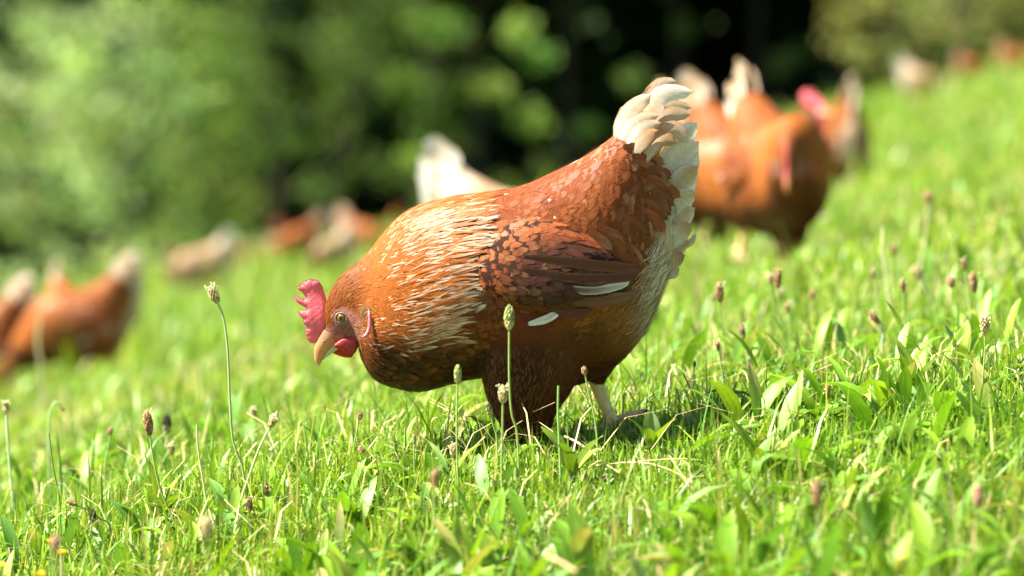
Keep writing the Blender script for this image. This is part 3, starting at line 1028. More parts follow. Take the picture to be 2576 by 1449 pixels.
    white = Cp['tick'] if 'tick' in Cp else Cp['white'] * np.array([1, .9, .74])
    tip[pk] = (white + (base[pk] - white) * rng.uniform(0, .45, (pk.sum(), 1)))
    base[pk] = base[pk] * .85 + white * .15
    edge[pk] = tip[pk] * .25 + base[pk] * .75
    bk = (P[:, 2] > 800) & (P[:, 0] < 1250) & (rng.random(n) < .22)
    tip[bk] = tip[bk] * .4 + Cp['hackle'] * .45
    # small light flecks on neck and saddle
    fk = (rng.random(n) < .10) & (x > 880) & (x < 1430) & (y < 640) & ~pk
    tip[fk] = white * .8; Wf[fk] *= .55
    ck = (rng.random(n) < .16) & (cv > .5) & ~pk
    tip[ck] = base[ck] * .5 + Cp['tan'] * .6
    ek = cv > .5
    edge[ek] = base[ek] * .72
    rk = (x > 1600) & (y > 420) & (y < 860)
    mix = rng.random((n, 1))
    tip[rk] = (Cp['cream'] * mix + Cp['rear'] * (1 - mix))[rk] * .5 + tip[rk] * .5
    yaw = rng.normal(0, .10, n) * (1 + 2.2 * fl) 
    lift = np.clip(rng.normal(.032, .009, n), .015, .06) + .03 * fl + .012 * k + .07 * h
    lift = lift + .07 * (np.abs(x - 1165) < 55) * (y > 560) * (y < 760) * rng.random(n) + .05 * smooth(y, 800, 880) * rng.random(n)
    tk = (x > 1545) & (y < 450) & (rng.random(n) < .55)
    tip[tk] = Cp['tan'] * rng.uniform(.5, 1.1, (tk.sum(), 1))
    ptd = np.clip(.3 + k * .9 + fl + h * .8, 0, 1)
    FB.add(*feathers(torso, u, th, Lf, Wf, yaw, lift, ptd, base, tip, edge))
    # ---- loose filaments that break up the vanes
    u, th, P0 = scatter(torso, int(4200 * detail), lambda P, th, u: 2.0 + 0 * u, keep)
    n = len(u); P = canon(u, th)
    b, _ = plume(P, th, u)
    b = b * rng.uniform(.6, 1.55, (n, 1))
    FB.add(*feathers(torso, u, th, rng.uniform(16, 40, n), rng.uniform(1.1, 2.2, n), rng.normal(0, .25, n), np.abs(rng.normal(.10, .06, n)), np.ones(n), b, b * 1.2, b, sink=-2.0))
    # ---- thigh fluff
    for li, lf in enumerate(legs):
        u, th, P = scatter(lf, int(30000 * detail), lambda P, th, u: 4.2 * dens + 0 * u, lambda P, th, u: (u > .6))
        n = len(u)
        b = np.tile(Cp['thigh'] * .62 + Cp['breast'] * .38, (n, 1)) * (1 + rng.normal(0, .2, (n, 1)))
        w_ = smooth(P[:, 0], 1380, 1470)[:, None]
        b = b * (1 - w_) + Cp['thigh'] * w_ * (1 + rng.normal(0, .15, (n, 1)))
        FB.add(*feathers(lf, u, th, rng.uniform(30, 52, n) * (1 - .45 * smooth(u, 3, 5)), rng.uniform(3, 7, n), rng.normal(0, .25, n), np.abs(rng.normal(.035, .03, n)), np.ones(n), b, b * 1.2, b))
    # ---- ear tuft behind the eye
    for sd in (1, -1):
        pts = [torso.near(*tf(np.array([914 + rng.uniform(-11, 13), 783 + rng.uniform(-12, 18)])), side=sd) for _ in range(int(230 * detail) + 8)]
        u = np.array([p[0] for p in pts]); th = np.array([p[1] for p in pts]); n = len(u)
        b = np.tile(np.array([.22, .115, .042]), (n, 1)) * rng.uniform(.7, 1.3, (n, 1))
        FB.add(*feathers(torso, u, th, rng.uniform(13, 20, n), rng.uniform(2.5, 4.5, n), rng.normal(0, .25, n), rng.uniform(.08, .25, n), np.ones(n), b, b * 1.25, b))
    # sparse bristles on the cheek
    for sd in (1, -1):
        pts = [torso.near(*tf(np.array([905 + rng.uniform(-20, 14), 828 + rng.uniform(-16, 16)])), side=sd) for _ in range(int(60 * detail))]
        if pts:
            u = np.array([p[0] for p in pts]); th = np.array([p[1] for p in pts]); n = len(u)
            b = np.tile(np.array([.33, .17, .06]), (n, 1)) * rng.uniform(.6, 1.5, (n, 1))
            FB.add(*feathers(torso, u, th, rng.uniform(8, 13, n), rng.uniform(1.8, 3, n), rng.normal(0, .4, n), rng.uniform(.1, .3, n), np.ones(n), b, b * 1.3, b))
    # ---- large coverts hanging over the pale rear in two lobes
    for sd in (1, -1):
        for i in range(int(44 * min(1, detail * 1.5))):
            if i % 3 == 2:
                t = rng.random(); b = np.array([1500 + 55 * t, 560 + 70 * t]) + rng.normal(0, 8, 2); d = np.array([62, 48]) + rng.normal(0, 8, 2)
            else:
                t = rng.random(); b = np.array([1575 + 62 * math.sin(t * 3.0), 385 + 165 * t]) + rng.normal(0, 9, 2); d = np.array([60 - 8 * t, 8 + 42 * t]) + rng.normal(0, 7, 2)
            def sy(p):
                uu, tt = torso.near(p[0], p[1], side=sd)
                return torso.pos(np.array([uu]), np.array([tt]))[0, 1]
            y0 = sy(b); y1 = sy(b + d * .9)
            c = Cp['covert'] * rng.uniform(.75, 1.15)
            tipc = c * rng.uniform(.6, 1.1) if rng.random() < .7 else c * .5 + Cp['tan'] * .5
            FB.add(*curve_feather([(b[0], b[1], y0 + sd * 1), (b[0] + d[0] * .5, b[1] + d[1] * .42, (y0 + y1) / 2 - sd * 5), (b[0] + d[0], b[1] + d[1], y1 - sd * 7)],
                                  rng.uniform(13, 18), c, tipc, c * .7, jag=.05, nz=8, shaft=c * 1.1))
    pl = link('plumage', FB.build('plumage', M_feather), root)

    # ---- wings
    for wl_, sd in ((wing_n, 1), (wing_f, -1)):
        v, f, caps = wl_.grid(40, 32)
        wm = remesh('wing', [(to_m(v), f, caps)], voxel, M_skin, 3)
        set_cols(wm, np.tile(Cp['wing'] * .7, (len(wm.vertices), 1)))
        w_o = link('wing', wm, root)
        W_ = Parts()
        thr = (-.25, math.pi + .1) if sd > 0 else (-math.pi - .1, .25)
        u, th, P = scatter(wl_, int(26000 * detail), lambda P, th, u: (9.5 + 6 * smooth(P[:, 0], 1250, 1480)) * dens, None, thr)
        n = len(u)
        L_ = np.interp(P[:, 0], [1180, 1300, 1440, 1520, 1580], [36, 54, 86, 60, 26]) * rng.uniform(.85, 1.2, n)
        Xc = P[:, 0] + .65 * L_
        dkw = 1 - smooth(np.hypot((Xc - 1450) / 215, (P[:, 2] - 690) / 115), .55, 1.15)
        fr = (1 - smooth(Xc + .4 * (P[:, 2] - 640), 1210, 1370))
        fr = fr * (1 - smooth(P[:, 2], 590, 690))
        b = Cp['wing'] * dkw[:, None] + (Cp['saddle'] * (1 - fr[:, None]) + Cp['shoulder'] * fr[:, None]) * (1 - dkw[:, None])
        b = b * (1 + rng.normal(0, .12, (n, 1)))
        e = b * 1.22
        tp = b * 1.15
        fk = rng.random(n) < .10
        tp[fk] = tp[fk] * .6 + Cp['tan'] * .35
        fk = (rng.random(n) < .10) & (P[:, 2] < 600) & (P[:, 0] < 1350)
        tp[fk] = Cp['white'] * .8
        Wd = np.interp(P[:, 0], [1180, 1300, 1500], [17, 22, 25]) * rng.uniform(.85, 1.15, n)
        W_.add(*feathers(wl_, u, th, L_, Wd, rng.normal(.10 * sd, .11, n), np.clip(rng.normal(.045, .011, n), .02, .08), np.full(n, .6), b, tp, e))
        # folded flight quills along the lower rear edge
        y0 = -sd
        dk = Cp['wing'] * np.array([1.35, 1.2, 1.0])
        q = [([(1330, 705, 190), (1450, 748, 192), (1560, 742, 162), (1592, 730, 140)], 15, dk * 1.4, Cp['tan'] * .42, dk * 1.6),
             ([(1330, 690, 196), (1460, 724, 197), (1555, 712, 166), (1578, 696, 150)], 10, dk * 1.2, Cp['white'] * .85, Cp['white'] * .8),
             ([(1320, 672, 200), (1450, 694, 198), (1560, 692, 165), (1606, 682, 138)], 14, dk, dk * 1.3, Cp['tan'] * .3),
             ([(1320, 640, 200), (1450, 656, 196), (1560, 668, 163), (1608, 670, 136)], 14, dk * 1.2, dk * 1.5, Cp['tan'] * .28),
             ([(1300, 725, 188), (1380, 768, 190), (1450, 780, 182), (1490, 768, 170)], 13, dk, dk * 1.2, dk * 1.4)]
        if sd > 0:
            q.append(([(1330, 806, 188), (1362, 798, 192), (1392, 784, 190), (1411, 770, 184)], 10, Cp['white'] * .85, Cp['white'] * .85, Cp['cream']))
            q.append(([(1300, 745, 188), (1318, 740, 190), (1332, 738, 190)], 4, Cp['white'] * .8, Cp['cream'], Cp['cream']))
        for pts, hw_, a0, a1, ed in q:
            W_.add(*curve_feather([(p[0], p[1], y0 * p[2]) for p in pts], hw_, a0, a1, ed, jag=.05, shaft=dk, nz=12))
        qm = link('wing_feather', W_.build('wing_feather', M_feather), w_o)

    # ---- tail
    tl = Parts()
    cm, wh, tn = Cp['cream'], Cp['white'], Cp['tan']
    tail = link('tail', mesh('tail', *[(lambda v: (to_m(v[0]), v[1]))(ellipsoid((1620, 0, 430), (45, 22, 95)))][0], M_skin, np.tile(cm * .8, (14 * 9, 1))), root)
    TF = [([(1625, 330), (1628, 262), (1657, 214), (1706, 203)], 17, 8, tn * .9, cm * .85, tn),
          ([(1600, 360), (1640, 275), (1672, 236), (1748, 232)], 23, -8, cm, wh, wh),
          ([(1600, 370), (1645, 290), (1690, 264), (1744, 272)], 14, 2, tn, cm * .9, tn),
          ([(1610, 385), (1652, 315), (1690, 288), (1742, 288)], 20, -2, cm, cm * .9 * np.array([1, .93, .88]), tn),
          ([(1561, 365), (1566, 320), (1590, 275), (1642, 234)], 23, -20, wh, cm, tn * .95),
          ([(1563, 372), (1578, 330), (1612, 300), (1660, 290)], 19, -26, wh, cm, tn),
          ([(1578, 385), (1596, 345), (1622, 320), (1664, 308)], 17, -32, wh, cm * .9, tn * .9),
          ([(1588, 395), (1606, 365), (1630, 340), (1656, 326)], 15, -38, cm, tn, tn * .8),
          ([(1640, 400), (1658, 340), (1700, 326), (1730, 360)], 20, -20, tn, cm, tn * .9),
          ([(1622, 400), (1640, 365), (1672, 350), (1703, 362)], 19, -34, cm, tn, tn * .8),
          ([(1660, 420), (1702, 365), (1730, 330), (1756, 304)], 23, 10, wh, wh, wh),
          ([(1660, 450), (1704, 402), (1732, 378), (1761, 352)], 25, 4, wh, wh, wh),
          ([(1660, 490), (1706, 442), (1732, 412), (1760, 378)], 26, 9, wh, wh, cm),
          ([(1665, 505), (1712, 455), (1735, 434), (1757, 415)], 22, -6, cm, tn * .8 + wh * .2, wh),
          ([(1665, 530), (1706, 485), (1730, 462), (1754, 440)], 24, 2, wh, wh, wh),
          ([(1665, 560), (1705, 520), (1728, 495), (1752, 480)], 23, -6, wh, cm, wh),
          ([(1665, 600), (1702, 560), (1728, 535), (1751, 520)], 22, -2, cm, cm * .8 + tn * .2, wh),
          ([(1660, 630), (1698, 595), (1722, 575), (1742, 560)], 21, -8, wh, tn * .75 + cm * .2, cm),
          ([(1655, 650), (1692, 625), (1716, 612), (1738, 604)], 20, 0, cm, cm * .75, wh),
          ([(1650, 675), (1688, 655), (1708, 646), (1726, 640)], 19, -8, cm, tn * .75, cm),
          ([(1640, 700), (1675, 685), (1695, 680), (1712, 672)], 17, -2, wh, cm * .8, cm),
          ([(1680, 640), (1715, 618), (1740, 606), (1750, 584)], 8, 5, cm, cm * .8, wh),
          ([(1600, 350), (1612, 265), (1618, 238), (1640, 212)], 4, 0, tn, cm, tn)]
    for i, (pts, hw_, sd, a0, a1, ed) in enumerate(TF):
        V, F, c, uvv, _n = curve_feather(pts, hw_ * (1.15 if i < 10 else 1.25), a0 * rng.uniform(.9, 1.03), a1 * rng.uniform(.92, 1.0), ed, side=sd * (1.5 if i < 10 else .8), jag=.04, nz=12, tilt=rng.normal(0, .06), face=(-.25, -.95, -.15) if i < 10 else (.15, -1, 0))
        link('tail_feather', mesh('tail_feather', V, F, M_tail, np.clip(c, 0, 1), uvv), tail)
    if True:        # the far half of the folded tail
        for (pts, hw_, sd, a0, a1, ed) in TF[4:13:2]:
            V, F, c, uvv, _n = curve_feather(pts, hw_, a0, a1, ed, side=34 - sd * .4, jag=.1, nz=12)
            link('tail_feather', mesh('tail_feather', V, F, M_tail, np.clip(c, 0, 1), uvv), tail)
    # downy fluff under the tail
    FL = Parts()
    n = int(1500 * detail)
    bx = rng.uniform(1560, 1690, n); by = rng.uniform(690, 850, n)
    u_, th_ = [], []
    uu = rng.uniform(torso.m - 6.5, torso.m - 2.7, n * 6); tt = rng.uniform(0, 2 * math.pi, n * 6)
    P = torso.pos(uu, tt)
    ok = (P[:, 2] > 650) & (P[:, 2] < 870) & (P[:, 0] > 1540 + .3 * np.abs(P[:, 2] - 760))
    u = uu[ok][:n]; th = tt[ok][:n]; P = P[ok][:n]; n = len(u)
    mixw = rng.random((n, 1)) * smooth(P[:, 0], 1540, 1640)[:, None]
    b = Cp['rear'] * (1 - mixw) + Cp['white'] * .95 * mixw
    FL.add(*feathers(torso, u, th, rng.uniform(36, 72, n), rng.uniform(2.2, 5, n), np.clip(rng.normal(0, .3, n), -.5, .5), rng.uniform(.05, .3, n), np.ones(n), b, b * 1.05, b))
    link('tail_fluff', FL.build('tail_fluff', M_feather), root)

    # ---- comb, wattles, ear lobes
    V, q, t = plate(COMB, 11, 2.0, tf, 0, .5)
    cb = Parts(); cb.add(V, q, (.85, .115, .15)); cb.T.append(t)
    link('comb', cb.build('comb', M_comb), root)
    for out, sd, cc in ((WATTLE_A, -30, (.40, .022, .018)), (WATTLE_B, 12, (.5, .022, .014))):
        V, q, t = plate(out, 9, 1.5, tf, sd)
        w = Parts(); w.add(V, q, cc); w.T.append(t)
        link('wattle', w.build('wattle', M_wattle), root)
    for sd in (1, -1):
        uu, tt = torso.near(*tf(np.array([932, 812])), side=sd)
        yy = torso.pos(np.array([uu]), np.array([tt]))[0, 1]
        V, q, t = plate(LOBE, 7, 0, tf, yy - sd * 12, .2)
        w = Parts(); w.add(V, q, (.6, .14, .16)); w.T.append(t)
        link('ear_lobe', w.build('ear_lobe', M_comb), root)
    # ---- beak
    def beak_loft(tops, bots, ws, cols, name):
        P = [(*tf(np.array(a)), *tf(np.array(b)), w, 0) for a, b, w in zip(tops, bots, ws)]
        lf = Loft(P, 2.0)
        v, f, caps = lf.grid(22, 16)
        tt = np.linspace(0, 1, 22).repeat(16)[:, None]
        k = smooth(tt[:, 0], 0, .35)[:, None]
        c = np.array(cols[0]) * (1 - k) + np.array(cols[1]) * k
        k = smooth(tt[:, 0], .82, .98)[:, None]
        c = c * (1 - k) + np.array(cols[2]) * k
        pp_ = Parts(); pp_.add(to_m(v), f, c)
        return link(name, pp_.build(name, M_beak), root)
    ub = beak_loft([(812, 826), (800, 848), (790, 876), (791, 904), (799, 921)], [(868, 852), (846, 866), (825, 884), (811, 904), (803, 922)], [15, 13, 9.5, 6, 1.5],
                   [(.34, .15, .10), (.48, .21, .075), (.6, .48, .34)], 'upper_beak')
    beak_loft([(858, 862), (840, 873), (823, 888), (812, 902)], [(868, 868), (848, 880), (828, 893), (812, 905)], [11, 8.5, 5.5, 1.5],
              [(.35, .24, .16), (.45, .38, .27), (.45, .38, .27)], 'lower_beak')
    for sd in (1, -1):
        c = to_m(np.array([[*tf(np.array([815, 858])), 0]])[:, [0, 2, 1]])[0]
        V, F = ellipsoid((c[0], -sd * 12.5 / PX, c[2]), (4.5 / PX, 2 / PX, 2.2 / PX))
        w = Parts(); w.add(V, F, (.22, .10, .05))
        link('nostril', w.build('nostril', M_beak), ub)
    # ---- eyes
    for sd in (1, -1):
        e = tf(np.array([860., 798.]))
        uu, tt = torso.near(e[0], e[1], side=sd)
        p = torso.pos(np.array([uu]), np.array([tt]))
        _, _, _, Nn = torso.frame(np.array([uu]), np.array([tt]))
        c = to_m(p)[0]
        nn = np.array([Nn[0, 0], Nn[0, 1], -Nn[0, 2]]) * .3 + np.array([-.12, -sd * 1.0, .05])
        nn /= np.linalg.norm(nn)
        r_ = 13.5 / PX
        V, F = ellipsoid((0, 0, 0), (r_, r_, r_), 28, 20)
        V = V + c - nn * r_ * .45
        d = (V - (c - nn * r_ * .45)) @ nn / r_
        col = np.where(d[:, None] > .94, np.array([.004, .004, .003]), np.where(d[:, None] > .62, np.array([.19, .095, .009]), np.array([.03, .02, .01])))
        w = Parts(); w.add(V, F, col)
        eo = link('eye', w.build('eye', M_eye), root)
        # the eyelid, a fleshy ring
        a_ = nrm(np.cross(nn, [0, 0, 1.0])); b_ = np.cross(nn, a_)
        th = np.linspace(0, 2 * math.pi, 25)
        ringp = c + nn * r_ * .12 + (np.cos(th)[:, None] * a_ * 1.08 + np.sin(th)[:, None] * b_ * .92) * r_
        V, F = tube(ringp, 2.6 / PX, 8)
        w = Parts(); w.add(V, F, (.25, .19, .14))
        link('eyelid', w.build('eyelid', M_wattle), eo)
    # ---- shanks and feet
    def foot(path, rad, toes, toe_r, claws=True):
        w = Parts()
        q = spline(np.array([hp(a[0], a[1], a[2]) for a in path]), 12)
        V, F = tube(q, np.interp(np.linspace(0, 1, 12), np.linspace(0, 1, len(rad)), np.array(rad)) / PX, 10)
        yc = (.85, .62, .24)
        w.add(V, F, yc)
        for tpts in toes:
            q = spline(np.array([hp(a[0], a[1], a[2]) for a in tpts]), 9)
            V, F = tube(q, np.interp(np.linspace(0, 1, 9), [0, .7, .82, 1], [toe_r, toe_r * .8, toe_r * .6, toe_r * .12]) / PX, 8)
            k = (np.linspace(0, 1, 9) > .78).repeat(8)[:, None]
            w.add(V, F, np.where(k, np.array([.13, .09, .06]), np.array([.56, .38, .2])))
        return link('leg', w.build('leg', M_leg), root)
    foot([(1335, 1075, -62), (1330, 1105, -62), (1325, 1126, -62)], [15, 12, 13],
         [[(1325, 1124, -62), (1290, 1126, -64), (1250, 1134, -66)], [(1325, 1124, -66), (1295, 1128, -85), (1262, 1135, -105)], [(1325, 1124, -58), (1295, 1128, -40), (1265, 1135, -22)], [(1330, 1124, -62), (1350, 1130, -60), (1366, 1135, -58)]], 9)
    foot([(1498, 950, 66), (1512, 992, 64), (1530, 1036, 62), (1545, 1066, 60)], [21, 17.5, 15, 18],
         [[(1545, 1064, 60), (1520, 1078, 58), (1490, 1090, 56)], [(1548, 1066, 56), (1535, 1082, 38), (1512, 1092, 22)], [(1548, 1066, 64), (1535, 1080, 82), (1510, 1090, 100)], [(1542, 1062, 60), (1575, 1050, 56), (1606, 1042, 54), (1634, 1034, 53)]], 9)
    return root


def children(o):
    return [c for c in C.objects if c.parent == o]


def copy_tree(o, parent=None):
    kids = children(o)
    c = o.copy(); C.objects.link(c)
    if parent is not None: c.parent = parent
    for ch in kids: copy_tree(ch, c)
    return c


def place(o, loc, rz, label, group=None, sc=1.0):
    o.location = loc; o.rotation_euler = (0, 0, rz); o.scale = (sc, sc, sc)
    tag(o, label, 'hen', group)


hen = make_hen('hen', 'stoop', 'brown', 1.0)
place(hen, (0, 0, 0), 0, 'large sharp brown hen with white ticked neck stooping to the grass in front', None)
G = 'hens grazing out of focus behind the front hen'
upright = make_hen('hen', 'upright', 'rust', .25, .006)
plain = make_hen('hen', 'stoop', 'rust', .3, .006)
peck = make_hen('hen', 'peck', 'rust', .25, .006)
pale = make_hen('hen', 'stoop', 'pale', .3, .006)


def far(src, first, px, py, deg, label, sc=1.0):
    o = src if first else copy_tree(src)
    place(o, seen_ground(px, py), R(deg), label, G, sc)


def turn_head(root, ang, up):
    for o in children(root) + [c2 for c in children(root) for c2 in children(c)]:
        if o.type != 'MESH': continue
        co = np.empty(len(o.data.vertices) * 3, np.float32); o.data.vertices.foreach_get('co', co); co = co.reshape(-1, 3)
        t = smooth(-co[:, 0], .06, .2)
        a = ang * t
        x, y = co[:, 0] + .08, co[:, 1].copy()
        co[:, 0] = np.where(t > 0, x * np.cos(a) - y * np.sin(a) - .08, co[:, 0]); co[:, 1] = np.where(t > 0, x * np.sin(a) + y * np.cos(a), y)
        co[:, 2] += up * t
        o.data.vertices.foreach_set('co', co.ravel()); o.data.update()


turned = make_hen('hen', 'stoop', 'rust', .4, .006)
turn_head(turned, R(-30), .06)

far(pale, True, 1262, 806, 165, 'pale hen with raised white tail, half hidden behind the front hen back', .9)
far(peck, True, 198, 980, 4, 'brown hen in profile at left with head down and tail straight up')
far(upright, True, 1880, 625, 150, 'hen with red face held up, standing behind the brown hen at right')
far(turned, True, 1950, 682, 112, 'big blurred orange hen walking toward the camera on yellow legs at right')
far(plain, True, 1775, 648, 128, 'blurred hen with white tail showing just behind the front hen tail')
far(plain, False, 2118, 505, -84, 'cream tailed hen seen from behind at right, beyond the red faced hen')
far(peck, False, -62, 1030, -8, 'dark brown hen cut off by the left edge of the picture')
far(plain, False, 172, 955, 112, 'hen with pinkish pale tail standing behind the left brown hen')
far(upright, False, 462, 712, 205, 'tall faint orange hen farthest left in the distant row')
far(pale, False, 512, 750, 20, 'pale hen low beside the tall faint orange hen at left distance')
far(plain, False, 603, 690, 20, 'small distant rust brown hen left of the middle of the far row', .85)
far(plain, False, 682, 673, -60, 'small distant dull brown hen between two rust coloured ones in the far row', .85)
far(upright, False, 755, 668, 15, 'small distant rust hen with head up at the shaded edge of trees', .85)
far(pale, False, 838, 704, 50, 'distant pale buff hen brightest of the far row', .72)
far(plain, False, 905, 662, 150, 'distant dim brown hen nearest the front hen neck at ground level', .8)
far(upright, False, 1000, 585, 90, 'distant dim hen standing in tree shade just above the front hen neck')
far(pale, False, 2312, 258, 170, 'lone distant hen with pale rear on the slope at upper right')
far(plain, False, 2440, 212, 170, 'distant orange hen with white tail near the top right corner')
far(upright, False, 2545, 190, 160, 'distant brownish hen nearest the right edge at the top corner')


# ------------------------------------------------------------------ plantain stalks and other plants in the grass
def head_mesh(kind, size):
    """a plantain seed head of height size along +Z, base at the origin"""
    w = Parts()
    pal = {'brown': (.27, .15, .07), 'dark': (.05, .045, .02), 'green': (.2, .22, .07), 'fluffy': (.42, .33, .15), 'round': (.36, .22, .11), 'pink': (.4, .22, .14)}[kind]
    wid = {'brown': .17, 'dark': .24, 'green': .2, 'fluffy': .26, 'round': .34, 'pink': .24}[kind] * size
    V, F = ellipsoid((0, 0, size * .5), (wid * .85, wid * .85, size * .5), 10, 8)
    w.add(V, F, np.array(pal) * .8)
    n = 70
    for i in range(n):
        t = (i + .5) / n
        ph = i * 2.399963
        z = size * t
        r = wid * math.sqrt(max(0, 1 - (2 * t - 1) ** 2)) * .95
        c = np.array([math.cos(ph) * r, math.sin(ph) * r, z])
        s = size * random.uniform(.045, .08) * (1.15 if kind != 'dark' else .8)
        V, F = ellipsoid(c, (s, s, s * 1.5), 5, 4)
        cc = np.array(pal) * random.uniform(.6, 1.7)
        if kind in ('green', 'dark') and t < .4 and random.random() < .5: cc = np.array((.5, .4, .17))
        w.add(V, F, cc)
    if kind in ('fluffy', 'brown'):
        m = 16 if kind == 'fluffy' else 5
        for i in range(m):
            ph = random.uniform(0, 6.28); z = size * random.uniform(.5, 1.0)
            d = np.array([math.cos(ph), math.sin(ph), random.uniform(.2, 1.2)]); d /= np.linalg.norm(d)
            r = wid * .8
            a = np.array([math.cos(ph) * r * .6, math.sin(ph) * r * .6, z]); b = a + d * size * random.uniform(.18, .34)
            V, F = tube(np.array([a, (a + b) / 2, b]), .0003, 4); w.add(V, F, (.6, .58, .35))
            V, F = ellipsoid(b, (.0011, .0008, .0013), 6, 4); w.add(V, F, (.78, .72, .42))
    return w


STALK_G = 'plantain flower stalks standing in the grass'


def stalk(label, k, path, kind, hs, sr=2.4, col=(.26, .36, .08), k2=None):
    """path: picture points from just under the head to the foot; hs: head length in picture units"""
    if .9 < k < 1.08 and path[-1][0] > 1900:
        k = float(np.clip((seen_ground(path[-1][0], path[-1][1] + 8)[1] + D0) / D0, .8, 1.25))
    k2 = k2 or k
    pts = [at(x, y, k + (k2 - k) * i / max(1, len(path) - 1)) for i, (x, y) in enumerate(path)]
    while len(pts) > 2 and pts[-2][2] < float(ground(pts[-2][0], pts[-2][1])): pts.pop()
    b = pts[-1].copy()
    gz = float(ground(b[0], b[1]))
    if b[2] > gz + .004: pts.append(np.array([b[0] + .002, b[1], gz - .005]))
    else: pts[-1][2] = gz - .004
    P = np.array(pts)
    base = P[-1].copy()
    root = empty('plantain_stalk' if kind else 'bare_stalk', base)
    tag(root, label, 'plant stalk', STALK_G if kind else 'bare grass stems without heads')
    q = spline((P - base)[::-1], 16)
    V, F = tube(q, np.linspace(sr, sr * .8, 16) / PX * k, 7)
    w = Parts(); w.add(V, F, np.array(col) * random.uniform(.9, 1.12))
    link('stem', w.build('stem', M_stem), root)
    if kind:
        o = link('seed_head', head_mesh(kind, hs / PX * k).build('seed_head', M_seed), root)
        d = q[-1] - q[-3]; d = d / np.linalg.norm(d)
        o.location = q[-1]
        o.rotation_euler = Vector(d).to_track_quat('Z', 'Y').to_euler()
    return root


BR = (.30, .22, .1); GR = (.26, .36, .08); PA = (.5, .48, .24); DK = (.1, .09, .035)
stalk('tall pale stalk with fluffy head standing alone left of the hen beak', .985, [(546, 760), (562, 800), (572, 880), (577, 1000), (585, 1110), (612, 1190)], 'fluffy', 42, 3.3, (.33, .4, .16))
stalk('tall green stalk with long head rising in front of the hen breast', .945, [(1281, 826), (1281, 950), (1287, 1040), (1302, 1100)], 'green', 56, 3.0)
stalk('green stalk with grey tipped head before the belly of the hen', .95, [(1151, 962), (1149, 1060), (1150, 1145)], 'green', 42, 2.9)
stalk('stalk with ragged grey head in front of the hen thigh', .93, [(1265, 1012), (1264, 1080), (1262, 1200)], 'fluffy', 40, 3.2)
stalk('thin stalk with tiny pale head crossing the hen rear thigh', .96, [(1472, 942), (1482, 990), (1494, 1040), (1502, 1100)], 'round', 20, 2.4)
stalk('stalk with small black round head to the right of the hen foot', 1.03, [(1747, 924), (1744, 970), (1735, 1020)], 'dark', 16, 1.9, DK)
stalk('short stalk with greenish head leaning against the hen thigh', .965, [(1234, 1046), (1242, 1075), (1250, 1110)], 'green', 34, 2.2)
stalk('stalk with long brown head and white florets, tallest sharp one at lower left', .975, [(375, 1093), (385, 1160), (404, 1240), (440, 1320)], 'brown', 58, 3.1)
stalk('blurred stalk with dark topped head just right of the long brown head', 1.13, [(418, 1090), (418, 1140), (420, 1190)], 'dark', 46, 2.0, BR)
stalk('straw coloured stalk leaning right with frilly head at lower left', .965, [(678, 1074), (650, 1130), (625, 1200), (604, 1260), (588, 1340)], 'fluffy', 34, 3.0, PA)
stalk('stalk with flat pale frilly head below the dark topped one', 1.05, [(432, 1142), (438, 1190), (445, 1230)], 'fluffy', 26, 1.8)
stalk('blurred stalk with cream head right of the tall lone stalk', 1.1, [(640, 1050), (648, 1090), (665, 1150)], 'fluffy', 24, 2.0)
stalk('short stalk with rusty oval head right of the leaning straw stalk', .96, [(667, 1248), (668, 1290), (670, 1320)], 'brown', 32, 1.8)
stalk('short stalk with rusty oval head left of its twin at lower left', .955, [(627, 1288), (628, 1330), (629, 1370)], 'brown', 36, 1.8)
stalk('dark drooping stalk with shaggy brown head lying leftward low at left', .96, [(190, 1272), (220, 1285), (250, 1306), (275, 1330)], 'brown', 26, 2.3, DK)
stalk('short stalk with blackish green head under the dark drooping stalk', .955, [(228, 1318), (224, 1345), (216, 1365)], 'dark', 36, 2.2)
stalk('brown headed stalk with greenish neighbour behind the hen rear foot', 1.08, [(1648, 1000), (1650, 1050), (1655, 1090)], 'brown', 38, 2.1)
stalk('small brown headed stalk just right of the one behind the rear foot', 1.07, [(1713, 1022), (1722, 1060), (1728, 1100)], 'brown', 34, 2.1)
stalk('hazy slim brown headed stalk nearest the hen fluff in the middle distance', 1.10, [(1812, 757), (1818, 830), (1832, 910), (1850, 970)], 'brown', 46, 2.0)
stalk('hazy slim brown headed stalk second from the hen fluff in the middle distance', 1.13, [(1958, 722), (1962, 800), (1976, 880), (1990, 940)], 'brown', 44, 2.0)
stalk('hazy slim dark brown headed stalk near the right edge', 1.13, [(2452, 732), (2460, 800), (2472, 880)], 'brown', 46, 2.0)
stalk('sharp brown headed stalk with pale florets near the right edge', 1.03, [(2479, 838), (2478, 900), (2470, 1010), (2462, 1090)], 'fluffy', 44, 2.6)
stalk('small blurred rusty headed stalk left of the hazy one at the right edge', 1.16, [(2394, 722), (2396, 780), (2402, 860)], 'round', 26, 1.8)
stalk('curved pale stalk with drooping tan head in the middle right', 1.1, [(2212, 812), (2222, 830), (2218, 880), (2214, 960)], 'brown', 36, 2.6, (.4, .5, .3))
stalk('', 1.24, [(2222, 570), (2222, 640), (2235, 740), (2258, 830)], '', 0, 3.6, PA)['label'] = 'tall pale bare stalk in the blurred slope at right'
stalk('tall pale hazy stalk with faint head highest on the slope at right', 1.4, [(2334, 510), (2330, 580), (2318, 660), (2312, 720)], 'round', 30, 3.2, PA)
stalk('hazy leaning stalk with creamy head at right between tall pale stems', 1.26, [(2318, 700), (2352, 760), (2375, 840)], 'fluffy', 36, 3.0, (.4, .48, .25))
stalk('dry headed stalk with pinkish brown bud left of the hen shadow', .985, [(914, 1148), (928, 1185), (934, 1225)], 'pink', 26, 2.6)
